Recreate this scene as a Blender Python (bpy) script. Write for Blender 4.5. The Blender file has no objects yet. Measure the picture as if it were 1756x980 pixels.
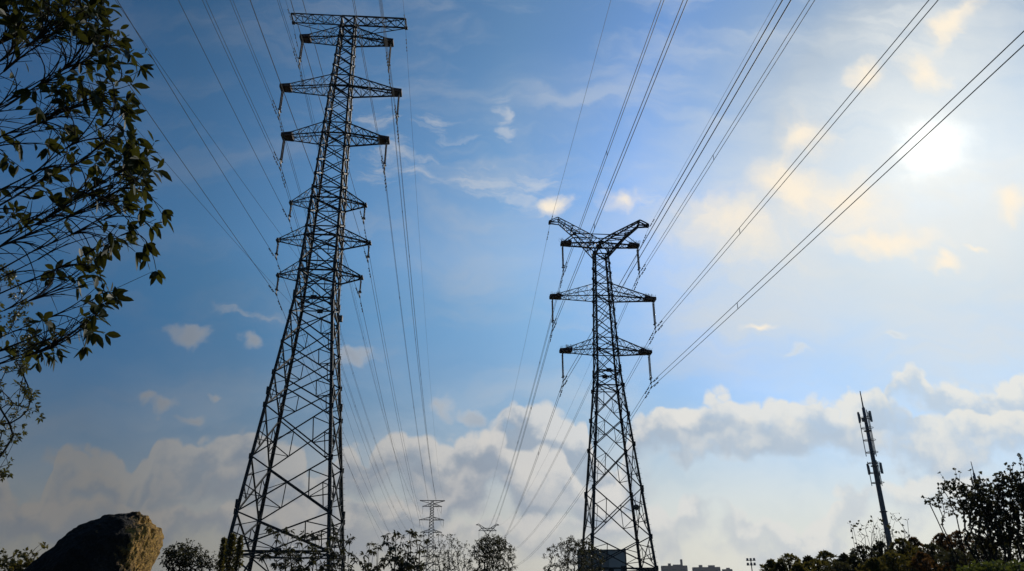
import bpy, bmesh, math, random
from math import sin, cos, tan, pi, radians, sqrt, atan2, acos
from mathutils import Vector, Matrix, Euler, noise as mnoise

SC = bpy.context.scene
COL = SC.collection

# ------------------------------------------------------------------ camera, world, sun, exposure
EYE = 1.6
FPX, PITCH = 1278.4, radians(23.843)
cam_d = bpy.data.cameras.new('camera')
cam_d.sensor_width = 36.0
cam_d.lens = 36.0 * FPX / 1756.0
cam_d.clip_start = 0.05
cam_d.clip_end = 9000.0
cam = bpy.data.objects.new('camera', cam_d)
cam.location = (0, 0, EYE)
cam.rotation_euler = (pi / 2 + PITCH, 0, 0)
COL.objects.link(cam)
SC.camera = cam


def ray(px, py):
    """direction (unit depth along the lens axis) of a point of the photograph"""
    a, b = (px - 878) / FPX, (490 - py) / FPX
    return Vector((a, cos(PITCH) - b * sin(PITCH), sin(PITCH) + b * cos(PITCH)))


def at_depth(px, py, d):
    return Vector((0, 0, EYE)) + ray(px, py) * d


def at_dist(px, py, hd):
    """point seen at (px, py) whose horizontal distance is hd metres"""
    r = ray(px, py)
    return Vector((0, 0, EYE)) + r * (hd / sqrt(r.x * r.x + r.y * r.y))


def ground_at(px, hd, py=960):
    p = at_dist(px, py, hd)
    return Vector((p.x, p.y, 0.0))


SUN_DIR = ray(1603, 252).normalized()
SUN_EL = math.asin(SUN_DIR.z)
SUN_AZ = atan2(SUN_DIR.x, SUN_DIR.y)

SC.view_settings.view_transform = 'Standard'
SC.view_settings.look = 'None'
SC.view_settings.exposure = 0.0
SC.view_settings.gamma = 1.0
SC.view_settings.use_curve_mapping = False

sun_l = bpy.data.lights.new('sun', 'SUN')
sun_l.energy = 3.2
sun_l.angle = radians(0.5)
sun_l.color = (1.0, 0.93, 0.82)
sun = bpy.data.objects.new('sun', sun_l)
sun.rotation_euler = (-SUN_DIR).to_track_quat('-Z', 'Y').to_euler()
sun.location = SUN_DIR * 200
COL.objects.link(sun)

W = bpy.data.worlds.new('World')
SC.world = W
W.use_nodes = True
W.cycles.sampling_method = 'MANUAL'
W.cycles.sample_map_resolution = 256
NT = W.node_tree
for n in list(NT.nodes):
    NT.nodes.remove(n)


class G:
    """small helper to write node trees"""
    def __init__(s, nt):
        s.nt = nt

    def node(s, t, **kw):
        n = s.nt.nodes.new(t)
        for k, v in kw.items():
            setattr(n, k, v)
        return n

    def put(s, sock, v):
        if hasattr(v, 'is_linked'):
            s.nt.links.new(v, sock)
        else:
            sock.default_value = v

    def m(s, op, a, b=0.0, c=None, clamp=False):
        n = s.node('ShaderNodeMath', operation=op, use_clamp=clamp)
        s.put(n.inputs[0], a)
        s.put(n.inputs[1], b)
        if c is not None:
            s.put(n.inputs[2], c)
        return n.outputs[0]

    def vm(s, op, a, b=None, out=0):
        n = s.node('ShaderNodeVectorMath', operation=op)
        s.put(n.inputs[0], a)
        if b is not None:
            if op == 'SCALE':
                s.put(n.inputs['Scale'], b)
            else:
                s.put(n.inputs[1], b)
        return n.outputs[out]

    def rng(s, v, a, b, c, d, smooth=True):
        n = s.node('ShaderNodeMapRange')
        n.interpolation_type = 'SMOOTHSTEP' if smooth else 'LINEAR'
        n.clamp = True
        for i, x in enumerate((v, a, b, c, d)):
            s.put(n.inputs[i], x)
        return n.outputs[0]

    def mix(s, f, a, b, mode='MIX'):
        n = s.node('ShaderNodeMix', data_type='RGBA', blend_type=mode)
        n.clamp_factor = True
        s.put(n.inputs[0], f)
        s.put(n.inputs[6], a)
        s.put(n.inputs[7], b)
        return n.outputs[2]

    def noise(s, vec, scale, detail=5.0, rough=0.55, dist=0.0, color=False, dims='3D'):
        n = s.node('ShaderNodeTexNoise')
        n.noise_dimensions = dims
        s.put(n.inputs['Vector'], vec)
        n.inputs['Scale'].default_value = scale
        n.inputs['Detail'].default_value = detail
        n.inputs['Roughness'].default_value = rough
        n.inputs['Distortion'].default_value = dist
        return n.outputs[1 if color else 0]

    def ramp(s, f, stops, interp='LINEAR'):
        n = s.node('ShaderNodeValToRGB')
        s.put(n.inputs[0], f)
        cr = n.color_ramp
        cr.interpolation = interp
        while len(cr.elements) > 1:
            cr.elements.remove(cr.elements[-1])
        for i, (p, c) in enumerate(stops):
            e = cr.elements[0] if i == 0 else cr.elements.new(p)
            e.position = p
            e.color = (c[0], c[1], c[2], 1.0)
        return n.outputs[0]


def P_of(px, py):
    r = ray(px, py)
    return Vector((r.x / r.y, r.z / r.y))


def lin(r, g, b):
    def f(c):
        c /= 255.0
        return c / 12.92 if c <= 0.04045 else ((c + 0.055) / 1.055) ** 2.4
    return (f(r), f(g), f(b), 1.0)


SKY_STRENGTH = 0.1


def build_sky():
    g = G(NT)
    tc = g.node('ShaderNodeTexCoord')
    d = g.vm('NORMALIZE', tc.outputs['Generated'])
    sp = g.node('ShaderNodeSeparateXYZ')
    g.put(sp.inputs[0], d)
    x, y, z = sp.outputs
    yy = g.m('MAXIMUM', y, 0.06)
    cb = g.node('ShaderNodeCombineXYZ')
    g.put(cb.inputs[0], g.m('DIVIDE', x, yy))
    g.put(cb.inputs[1], g.m('DIVIDE', z, yy))
    P0 = cb.outputs[0]
    # angle to the sun in degrees
    cth = g.vm('DOT_PRODUCT', d, tuple(SUN_DIR), out=1)
    th = g.m('MULTIPLY', g.m('ARCCOSINE', g.m('MINIMUM', cth, 0.99999)), 180 / pi)

    # clear air
    sky = g.node('ShaderNodeTexSky', sky_type='NISHITA')
    sky.sun_disc = False
    sky.sun_elevation = SUN_EL
    sky.sun_rotation = SUN_AZ
    sky.altitude = 0.0
    sky.air_density = 1.0
    sky.dust_density = 1.0
    sky.ozone_density = 1.5
    clear = sky.outputs[0]
    gain = g.ramp(g.m('DIVIDE', th, 100.0), SKY_GAIN)
    clear = g.mix(1.0, clear, gain, 'MULTIPLY')
    clear = g.mix(1.0, clear, g.ramp(z, ELEV_GAIN), 'MULTIPLY')

    def blobs(P, lst, soft=False, grow=1.0):
        acc = None
        sx_ = g.node('ShaderNodeSeparateXYZ')
        g.put(sx_.inputs[0], P)
        for bl in lst:
            cx, cy, rx, ry = bl[:4]
            ang = bl[4] if len(bl) > 4 else 0.0
            c = P_of(cx, cy)
            sx = grow * (P_of(cx + rx, cy) - P_of(cx - rx, cy)).length / 2
            sy = grow * (P_of(cx, cy + ry) - P_of(cx, cy - ry)).length / 2
            mp = g.node('ShaderNodeMapping', vector_type='TEXTURE')
            if acc is None:
                g.put(mp.inputs[0], P)
            else:  # the running value rides along (scaled to nothing): keeps the evaluation strictly one after another
                cq = g.node('ShaderNodeCombineXYZ')
                g.put(cq.inputs[0], sx_.outputs[0])
                g.put(cq.inputs[1], sx_.outputs[1])
                g.put(cq.inputs[2], acc)
                g.put(mp.inputs[0], cq.outputs[0])
            mp.inputs[1].default_value = (c.x, c.y, 0)
            mp.inputs[2].default_value = (0, 0, radians(-ang))
            mp.inputs[3].default_value = (sx, sy, 1e7)
            v = g.m('SUBTRACT', 1.0, g.vm('LENGTH', mp.outputs[0], out=1))
            if len(bl) > 5:
                v = g.m('MULTIPLY', v, bl[5])
            acc = v if acc is None else g.m('SMOOTH_MAX', acc, v, 0.15) if soft else g.m('MAXIMUM', acc, v)
        return acc

    # gentle domain warp so that no outline stays an ellipse
    w1 = g.vm('SCALE', g.vm('SUBTRACT', g.noise(P0, 5.0, 3.0, 0.5, color=True, dims='2D'), (0.5, 0.5, 0.5)), 0.10)
    w2 = g.vm('SCALE', g.vm('SUBTRACT', g.noise(P0, 22.0, 3.0, 0.55, color=True, dims='2D'), (0.5, 0.5, 0.5)), 0.035)
    P = g.vm('ADD', P0, g.vm('ADD', w1, w2))

    # cloud light: warmer and far brighter towards the sun
    t100 = g.m('DIVIDE', th, 100.0)
    lit = g.ramp(t100, CLOUD_LIT)
    shd = g.ramp(t100, CLOUD_SHD)

    # veil of thin high cloud on the sun's side
    vl = g.rng(blobs(P, VEIL, True, 1.25), 0.0, 0.95, 0.0, 1.0)
    st = g.node('ShaderNodeMapping')
    g.put(st.inputs[0], P)
    st.inputs[2].default_value = (0, 0, radians(18))
    st.inputs[3].default_value = (1.0, 3.2, 1.0)
    vn = g.noise(st.outputs[0], 3.2, 6.0, 0.6, 0.4, dims='2D')
    va = g.m('MULTIPLY', vl, g.rng(vn, 0.25, 0.75, 0.35, 0.95))
    col = g.mix(va, clear, g.mix(0.5, lit, shd))
    # faint high streaks over the whole sky
    fs = g.rng(g.noise(st.outputs[0], 4.0, 6.0, 0.55, 0.15, dims='2D'), 0.42, 0.78, 0.0, g.rng(th, 25.0, 60.0, 0.32, 0.14))
    col = g.mix(fs, col, g.mix(0.5, lit, shd))

    # wisps: torn small pieces
    wn = g.noise(st.outputs[0], 16.0, 6.0, 0.62, 0.2, dims='2D')
    wf = g.m('ADD', blobs(P, WISPS, True), g.m('MULTIPLY', g.m('SUBTRACT', wn, 0.54), 2.6))
    wa = g.m('MULTIPLY', g.rng(wf, 0.0, 1.3, 0.0, 1.0), WISP_A)
    col = g.mix(wa, col, lit)

    # bright ragged cloud round the sun
    nb = g.noise(P, 10.0, 7.0, 0.6, 0.0, dims='2D')
    bf = g.m('ADD', blobs(P, SUNCLOUD, True), g.m('MULTIPLY', g.m('SUBTRACT', nb, 0.5), 1.6))
    ba = g.m('MULTIPLY', g.rng(bf, -0.25, 1.10, 0.0, 1.0), 0.95)
    col = g.mix(ba, col, SUNCLOUD_COL)

    # loose little clouds
    pn = g.noise(P, 14.0, 6.0, 0.6, 0.0, dims='2D')
    pf = g.m('ADD', blobs(P, PUFFS, True, 1.35), g.m('MULTIPLY', g.m('SUBTRACT', pn, 0.5), 2.0))
    pa = g.m('MULTIPLY', g.rng(pf, -0.05, 0.95, 0.0, 1.0), 0.72)
    col = g.mix(pa, col, g.mix(g.rng(pf, 0.2, 1.0, 0.0, 0.6), lit, shd))

    # pale band low over the horizon
    el = g.m('DIVIDE', z, yy)
    hz = g.rng(el, HAZE_LO, HAZE_HI, 1.0, 0.0)
    hn = g.noise(st.outputs[0], 5.0, 5.0, 0.55, 0.0, dims='2D')
    hcol = g.mix(g.m('MULTIPLY', g.rng(hn, 0.3, 0.7, 0.25, 0.85), g.rng(el, 0.08, 0.26, 0.15, 1.0)), lit, shd)
    hcol = g.mix(1.0, hcol, g.mix(g.rng(el, 0.06, 0.24, 1.0, 0.0), (1, 1, 1, 1), (1.06, 1.02, 0.93, 1)), 'MULTIPLY')
    col = g.mix(g.m('MULTIPLY', hz, HAZE_A), col, hcol)

    # cumulus banks: each follows its skyline; bright at the rim, grey inside, dissolving below
    big = g.noise(P0, 9.0, 5.0, 0.55, 0.0, dims='2D')
    fine = g.noise(P0, 30.0, 6.0, 0.60, 0.0, dims='2D')
    def domes(sc, warp):
        vo = g.node('ShaderNodeTexVoronoi', feature='F1')
        vo.voronoi_dimensions = '2D'
        g.put(vo.inputs['Vector'], g.vm('ADD', P0, g.vm('SCALE', w2, warp)))
        vo.inputs['Scale'].default_value = sc
        return g.m('SUBTRACT', 0.28, g.m('MULTIPLY', g.m('POWER', vo.outputs[0], 2.0), 1.1))
    puff = g.m('ADD', domes(22.0, 0.9), g.m('MULTIPLY', domes(52.0, 0.6), 0.5))
    wob = g.m('ADD', g.m('MULTIPLY', g.m('SUBTRACT', big, 0.5), 0.018), g.m('MULTIPLY', g.m('SUBTRACT', fine, 0.5), 0.012))
    wob = g.m('ADD', wob, g.m('MULTIPLY', puff, 0.024))
    px_ = g.m('DIVIDE', x, yy)

    def bank(col, skyline, rim, grey, fade, amax, wa_=1.0):
        pts = sorted([tuple(P_of(a, b)) for a, b in skyline])
        x0, x1 = pts[0][0], pts[-1][0]
        fc = g.node('ShaderNodeFloatCurve')
        cv = fc.mapping.curves[0]
        zs = [p[1] for p in pts]
        z0, z1 = min(zs) - 0.01, max(zs) + 0.01
        for k, (a, b) in enumerate(pts):
            q = ((a - x0) / (x1 - x0), (b - z0) / (z1 - z0))
            if k == 0:
                cv.points[0].location = q
            elif k == len(pts) - 1:
                cv.points[len(cv.points) - 1].location = q
            else:
                cv.points.new(*q)
        for p_ in cv.points:
            p_.handle_type = 'AUTO_CLAMPED'
        fc.mapping.update()
        g.put(fc.inputs['Value'], g.rng(px_, x0, x1, 0.0, 1.0, False))
        top = g.m('MULTIPLY_ADD', fc.outputs[0], z1 - z0, z0)
        t = g.m('DIVIDE', g.m('ADD', g.m('SUBTRACT', top, el), g.m('MULTIPLY', wob, wa_)), 0.027)     # in steps of about 30 pixels
        a = g.m('MULTIPLY', g.rng(t, 0.0, rim, 0.0, 1.0), g.rng(g.m('ADD', t, g.m('MULTIPLY', g.m('SUBTRACT', big, 0.5), 7.0)), fade[0], fade[1], 1.0, 0.0))
        sh = g.m('ADD', g.m('ADD', t, g.m('MULTIPLY', g.m('SUBTRACT', fine, 0.5), 1.5)), g.m('MULTIPLY', g.m('SUBTRACT', big, 0.5), 4.2))
        sh = g.m('ADD', sh, g.m('MULTIPLY', puff, -1.1))
        k_ = g.rng(sh, grey[0], grey[1], 0.0, 1.0)
        k_ = g.m('MULTIPLY', k_, g.rng(sh, grey[2], grey[3], grey[4], grey[4] * 0.35))
        return g.mix(g.m('MULTIPLY', a, amax), col, g.mix(k_, lit, shd))
    col = bank(col, SKYLINE_BACK, 0.45, (0.3, 1.5, 2.0, 3.6, 0.95), (1.4, 3.4), 0.85)
    col = bank(col, SKYLINE_MAIN, 0.42, (0.3, 1.9, 2.4, 4.6, 1.0), (1.4, 4.4), g.rng(th, 34.0, 58.0, 0.90, 0.72))
    col = bank(col, [(a, b_ * 0.6 + 760 * 0.4 - (30 if a > 1080 else 0) + 48 + 16 * sin(a / 37.0) + 11 * sin(a / 17.0 + 1)) for a, b_ in SKYLINE_MAIN], 0.8, (0.2, 1.4, 1.5, 3.0, 0.85), (0.7, 2.4), 0.5, 1.5)
    col = bank(col, SKYLINE_LOW, 0.5, (0.2, 1.2, 1.4, 3.0, 0.6), (0.7, 2.8), 0.75)

    # the sun's glare in the thin cloud (the lamp itself gives the direct light)
    ths = g.m('MULTIPLY', th, g.rng(g.noise(P0, 7.0, 5.0, 0.6, 0.0, dims='2D'), 0.25, 0.75, 0.70, 1.35))
    g1 = g.m('MULTIPLY', g.m('EXPONENT', g.m('MULTIPLY', g.m('POWER', g.m('DIVIDE', ths, 1.35), 2.0), -1.0)), 0.6)
    g2 = g.m('MULTIPLY', g.m('EXPONENT', g.m('DIVIDE', ths, -2.6)), 0.15)
    gl = g.m('ADD', g.m('ADD', g1, g2), g.m('MULTIPLY', g.m('EXPONENT', g.m('DIVIDE', th, -8.0)), 0.06))
    col = g.mix(1.0, col, g.mix(1.0, (1.0, 0.93, 0.76, 1), gl, 'MULTIPLY'), 'ADD')

    # below the horizon: dim
    col = g.mix(g.rng(z, -0.02, -0.12, 0.0, 0.85), col, (0.05, 0.055, 0.05, 1))
    bg = g.node('ShaderNodeBackground')
    g.put(bg.inputs[0], g.vm('SCALE', col, 1.0 / SKY_STRENGTH))
    bg.inputs[1].default_value = SKY_STRENGTH
    out = g.node('ShaderNodeOutputWorld')
    NT.links.new(bg.outputs[0], out.inputs[0])


# clear-sky gain and cloud colours against the angle to the sun (degrees / 100)
SKY_GAIN = [(0.0, (0.027, 0.037, 0.047)), (0.10, (0.036, 0.050, 0.064)), (0.2, (0.043, 0.078, 0.126)), (0.30, (0.056, 0.094, 0.118)), (0.42, (0.049, 0.086, 0.106)), (0.52, (0.032, 0.062, 0.078)), (0.6, (0.025, 0.054, 0.074)), (1.0, (0.025, 0.045, 0.065))]
ELEV_GAIN = [(0.0, (0.7, 0.7, 0.7)), (0.2, (0.68, 0.70, 0.71)), (0.30, (0.78, 0.77, 0.78)), (0.38, (0.92, 0.90, 0.88)), (0.434, (1.08, 1.02, 1.0)), (0.52, (1.0, 0.98, 0.98)), (0.67, (0.83, 0.84, 0.85)), (1.0, (0.7, 0.72, 0.75))]
CLOUD_LIT = [(0.0, lin(250, 244, 230)), (0.18, lin(232, 231, 224)), (0.3, lin(222, 221, 218)), (0.42, lin(198, 195, 191)), (0.62, lin(128, 126, 123)), (1.0, lin(110, 110, 112))]
CLOUD_SHD = [(0.0, lin(216, 229, 240)), (0.18, lin(184, 201, 218)), (0.3, lin(160, 175, 192)), (0.42, lin(138, 148, 162)), (0.62, lin(102, 110, 120)), (1.0, lin(80, 90, 100))]
SUNCLOUD_COL = lin(252, 239, 218)
WISP_A = 0.42
HAZE_A = 0.92
HAZE_LO, HAZE_HI = 0.05, 0.40
VEIL = [(1560, 330, 420, 330), (1300, 420, 330, 220), (1700, 560, 420, 240), (1300, 560, 260, 120), (1580, 60, 200, 120), (1000, 170, 300, 90, -6, 0.30), (1150, 330, 200, 160, 0, 0.5), (850, 440, 240, 150, 0, 0.42)]
WISPS = [(655, 205, 66, 26), (755, 212, 40, 24), (775, 236, 44, 14), (853, 195, 20, 34), (853, 222, 20, 18), (735, 300, 60, 34), (830, 312, 80, 36),
         (945, 335, 44, 32), (900, 330, 60, 24), (700, 275, 60, 34), (650, 300, 40, 40), (1110, 340, 40, 20), (430, 530, 80, 10, 8), (920, 300, 50, 30)]
SUNCLOUD = [(1590, 122, 44, 32), (1645, 40, 24, 70, 35), (1395, 240, 54, 42), (1370, 330, 100, 64), (1460, 350, 90, 60), (1250, 380, 120, 66, 0, 0.8), (1742, 352, 44, 34),
            (1500, 415, 120, 20), (1600, 446, 40, 11), (1495, 135, 30, 24), (1660, 415, 34, 9), (1310, 555, 34, 9), (1055, 335, 46, 26), (948, 340, 24, 18)]
PUFFS = [(332, 570, 46, 17, 25), (425, 585, 18, 16), (618, 605, 26, 19, 35), (240, 690, 26, 9, 8), (280, 702, 24, 10, 14), (332, 726, 20, 9), (372, 694, 12, 5), (743, 692, 20, 32, -25), (820, 722, 36, 14, 25), (95, 783, 26, 12, 15), (1380, 605, 20, 8), (1545, 580, 20, 10)]
SKYLINE_BACK = [(-400, 800), (300, 860), (700, 860), (780, 800), (850, 720), (868, 695), (884, 684), (905, 690), (925, 688), (945, 690), (962, 702), (985, 712), (1003, 722), (1015, 770), (1060, 800), (1080, 735), (1100, 705),
                (1180, 690), (1300, 720), (1400, 720), (1500, 690), (1530, 645), (1560, 628), (1600, 650), (1680, 655), (1756, 630), (1900, 600), (2300, 600)]
SKYLINE_MAIN = [(-500, 780), (-150, 790), (-20, 800), (10, 812), (40, 850), (70, 850), (85, 800), (110, 770), (128, 762), (160, 770), (192, 774), (215, 788), (228, 812), (240, 815), (244, 770), (262, 750), (285, 741), (308, 742), (326, 754), (345, 749), (372, 754), (400, 746),
                (440, 736), (470, 748), (500, 758), (525, 775), (545, 810), (575, 800), (588, 768), (606, 762), (622, 772), (645, 757), (668, 745), (690, 745), (718, 750), (740, 750), (756, 754), (785, 748), (808, 742), (822, 749), (845, 738), (868, 742), (900, 768), (934, 759), (962, 766),
                (982, 792), (1000, 818), (1030, 840), (1062, 800), (1085, 735), (1112, 698), (1140, 683), (1172, 685), (1196, 678), (1206, 667), (1236, 664), (1256, 676), (1300, 690), (1330, 678), (1366, 686), (1390, 678), (1428, 690), (1450, 673), (1476, 661), (1500, 663), (1525, 690),
                (1600, 705), (1680, 690), (1756, 690), (1900, 680), (2300, 690)]
SKYLINE_LOW = [(-400, 880), (0, 880), (150, 850), (215, 850), (270, 870), (420, 860), (600, 880), (740, 910), (790, 890), (830, 883), (862, 892), (880, 880), (925, 878), (1000, 890), (1090, 872), (1125, 866), (1158, 886), (1166, 860), (1186, 851), (1214, 850), (1242, 856), (1266, 876),
               (1300, 886), (1380, 890), (1420, 868), (1440, 836), (1470, 828), (1500, 826), (1540, 822), (1600, 815), (1700, 800), (1756, 795), (2000, 790)]
build_sky()

# ------------------------------------------------------------------ helpers
class MB:
    """collects geometry for one mesh"""
    def __init__(s):
        s.v, s.f = [], []

    def add(s, vs, fs):
        o = len(s.v)
        s.v.extend([tuple(v) for v in vs])
        s.f.extend([tuple(i + o for i in f) for f in fs])

    def box(s, c, sx, sy, sz, ax=None):
        ax = ax or (Vector((1, 0, 0)), Vector((0, 1, 0)), Vector((0, 0, 1)))
        c = Vector(c)
        vs = [c + ax[0] * (a * sx / 2) + ax[1] * (b * sy / 2) + ax[2] * (d * sz / 2) for d in (-1, 1) for b in (-1, 1) for a in (-1, 1)]
        s.add(vs, [(0, 2, 3, 1), (4, 5, 7, 6), (0, 1, 5, 4), (2, 6, 7, 3), (0, 4, 6, 2), (1, 3, 7, 5)])

    def angle(s, p, q, w, t=None, hint=None):
        """rolled steel angle from p to q"""
        p, q = Vector(p), Vector(q)
        d = (q - p)
        if d.length < 1e-4:
            return
        d.normalize()
        h = Vector(hint) if hint is not None else Vector((0.13, 0.31, 0.94))
        if abs(d.dot(h.normalized())) > 0.97:
            h = Vector((0.9, 0.3, 0.1))
        a = d.cross(h).normalized()
        b = d.cross(a).normalized()
        t = t or w * 0.22
        pr = [(0, 0), (w, 0), (w, t), (t, t), (t, w), (0, w)]
        o = -w * 0.35
        vs = [p + a * (x + o) + b * (y + o) for x, y in pr] + [q + a * (x + o) + b * (y + o) for x, y in pr]
        fs = [(i, (i + 1) % 6, 6 + (i + 1) % 6, 6 + i) for i in range(6)]
        fs += [(5, 4, 3, 0), (3, 2, 1, 0), (6, 9, 10, 11), (6, 7, 8, 9)]
        s.add(vs, fs)

    def plate(s, c, n, w, h, t=0.02):
        n = Vector(n).normalized()
        up = Vector((0, 0, 1)) if abs(n.z) < 0.9 else Vector((1, 0, 0))
        a = up.cross(n).normalized()
        b = n.cross(a)
        s.box(c, w, h, t, (a, b, n))

    def tube(s, pts, rad, n=6, cap=True):
        pts = [Vector(p) for p in pts]
        m = len(pts)
        rads = rad if isinstance(rad, (list, tuple)) else [rad] * m
        up = Vector((0.02, 0.05, 1)).normalized()
        vs = []
        a = None
        for i in range(m):
            d = (pts[min(i + 1, m - 1)] - pts[max(i - 1, 0)])
            d = d.normalized() if d.length > 1e-9 else Vector((0, 0, 1))
            if a is None:
                a = d.cross(up if abs(d.dot(up)) < 0.95 else Vector((1, 0, 0))).normalized()
            else:
                a = (a - d * a.dot(d))
                a = a.normalized() if a.length > 1e-6 else d.orthogonal().normalized()
            b = d.cross(a)
            for k in range(n):
                th = 2 * pi * k / n
                vs.append(pts[i] + (a * cos(th) + b * sin(th)) * rads[i])
        fs = [(i * n + k, i * n + (k + 1) % n, (i + 1) * n + (k + 1) % n, (i + 1) * n + k) for i in range(m - 1) for k in range(n)]
        if cap:
            fs.append(tuple(range(n - 1, -1, -1)))
            fs.append(tuple((m - 1) * n + k for k in range(n)))
        s.add(vs, fs)

    def lathe(s, base, axis, prof, n=10):
        axis = Vector(axis).normalized()
        a = axis.orthogonal().normalized()
        b = axis.cross(a)
        base = Vector(base)
        vs = []
        for r, h in prof:
            for k in range(n):
                th = 2 * pi * k / n
                vs.append(base + axis * h + (a * cos(th) + b * sin(th)) * r)
        m = len(prof)
        fs = [(i * n + k, i * n + (k + 1) % n, (i + 1) * n + (k + 1) % n, (i + 1) * n + k) for i in range(m - 1) for k in range(n)]
        fs.append(tuple(range(n - 1, -1, -1)))
        fs.append(tuple((m - 1) * n + k for k in range(n)))
        s.add(vs, fs)

    def build(s, name, mat, parent=None, smooth=False, loc=None):
        me = bpy.data.meshes.new(name)
        me.from_pydata(s.v, [], s.f)
        me.update()
        if smooth:
            me.polygons.foreach_set('use_smooth', [True] * len(me.polygons))
        o = bpy.data.objects.new(name, me)
        if isinstance(mat, (list, tuple)):
            for m_ in mat:
                me.materials.append(m_)
        else:
            me.materials.append(mat)
        COL.objects.link(o)
        if parent is not None:
            o.parent = parent
        if loc is not None:
            o.location = loc
        return o


def thing(name, label, cat, loc=(0, 0, 0), rotz=0.0, group=None):
    o = bpy.data.objects.new(name, None)
    COL.objects.link(o)
    o.location = loc
    o.rotation_euler = (0, 0, rotz)
    o.empty_display_size = 0.3
    return tag(o, label, cat, group)


def tag(o, label, cat, group=None, kind=None):
    o['label'] = label
    o['category'] = cat
    if group:
        o['group'] = group
    if kind:
        o['kind'] = kind
    return o


def copy_tree(o, parent=None):
    c = o.copy()
    COL.objects.link(c)
    if parent is not None:
        c.parent = parent
        c.matrix_parent_inverse = o.matrix_parent_inverse.copy()
    for ch in list(o.children):
        copy_tree(ch, c)
    return c


# ------------------------------------------------------------------ materials
def pmat(name, col, rough=0.6, metal=0.0, spec=0.5, var=None, bump=None, coat=0.0):
    m = bpy.data.materials.new(name)
    m.use_nodes = True
    nt = m.node_tree
    b = nt.nodes['Principled BSDF']
    b.inputs['Roughness'].default_value = rough
    b.inputs['Metallic'].default_value = metal
    b.inputs['Specular IOR Level'].default_value = spec
    b.inputs['Coat Weight'].default_value = coat
    g = G(nt)
    tc = g.node('ShaderNodeTexCoord')
    if var:
        scale, col2, lo, hi = var
        f = g.rng(g.noise(tc.outputs['Object'], scale, 4.0, 0.6), lo, hi, 0.0, 1.0)
        g.put(b.inputs['Base Color'], g.mix(f, (*col, 1), (*col2, 1)))
    else:
        b.inputs['Base Color'].default_value = (*col, 1)
    if bump:
        bn = g.node('ShaderNodeBump')
        bn.inputs['Strength'].default_value = bump[1]
        g.put(bn.inputs['Height'], g.noise(tc.outputs['Object'], bump[0], 5.0, 0.6))
        g.put(b.inputs['Normal'], bn.outputs[0])
    return m


def leaf_mat(name, c1, c2, trans, rough=0.42, tw=0.45, spec=0.4):
    """leaf: colour differs from leaf to leaf, light shines through"""
    m = bpy.data.materials.new(name)
    m.use_nodes = True
    nt = m.node_tree
    b = nt.nodes['Principled BSDF']
    g = G(nt)
    geo = g.node('ShaderNodeNewGeometry')
    r = geo.outputs['Random Per Island']
    g.put(b.inputs['Base Color'], g.mix(r, (*c1, 1), (*c2, 1)))
    b.inputs['Roughness'].default_value = rough
    b.inputs['Specular IOR Level'].default_value = spec
    t = g.node('ShaderNodeBsdfTranslucent')
    g.put(t.inputs[0], g.mix(r, (*[x * 0.7 for x in trans], 1), (*trans, 1)))
    mx = g.node('ShaderNodeMixShader')
    mx.inputs[0].default_value = tw
    nt.links.new(b.outputs[0], mx.inputs[1])
    nt.links.new(t.outputs[0], mx.inputs[2])
    nt.links.new(mx.outputs[0], nt.nodes['Material Output'].inputs[0])
    return m


M_STEEL = pmat('galvanised_steel', (0.018, 0.023, 0.026), 0.6, 0.1, 0.22, var=(0.9, (0.045, 0.050, 0.052), 0.45, 0.75))
M_FARSTEEL = pmat('weathered_steel', (0.03, 0.033, 0.036), 0.6, 0.1)
M_GUARD = pmat('dark_red_board', (0.045, 0.018, 0.014), 0.8)
M_PORC = pmat('brown_porcelain', (0.05, 0.028, 0.022), 0.22, 0.0, 0.5)
M_FIT = pmat('steel_fitting', (0.07, 0.07, 0.072), 0.65, 0.2)
M_WIRE = pmat('aluminium_strand', (0.035, 0.04, 0.048), 0.7, 0.15)
M_BARK = pmat('bark', (0.032, 0.025, 0.020), 0.9, 0.0, 0.15, var=(12.0, (0.02, 0.016, 0.013), 0.4, 0.65))
M_BARK2 = pmat('grey_bark', (0.042, 0.035, 0.028), 0.9, 0.0, 0.15, var=(9.0, (0.025, 0.02, 0.017), 0.4, 0.65))
M_LEAF_BIG = leaf_mat('glossy_leaf', (0.010, 0.018, 0.005), (0.028, 0.034, 0.009), (0.115, 0.115, 0.016), 0.5, 0.20, 0.10)
M_LEAF_FINE = leaf_mat('fine_leaf', (0.022, 0.030, 0.010), (0.045, 0.050, 0.016), (0.13, 0.12, 0.02), 0.45, 0.35)
M_LEAF_DARK = leaf_mat('dark_leaf', (0.016, 0.021, 0.010), (0.035, 0.036, 0.016), (0.07, 0.065, 0.018), 0.5, 0.3)
M_LEAF_OLIVE = leaf_mat('olive_leaf', (0.030, 0.034, 0.010), (0.065, 0.058, 0.014), (0.16, 0.13, 0.02), 0.5, 0.35)
M_LEAF_RUST = leaf_mat('rusty_leaf', (0.040, 0.026, 0.010), (0.075, 0.040, 0.014), (0.16, 0.08, 0.02), 0.5, 0.35)
M_LEAF_GREEN = leaf_mat('green_leaf', (0.022, 0.040, 0.008), (0.050, 0.070, 0.014), (0.12, 0.14, 0.02), 0.5, 0.35)


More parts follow.
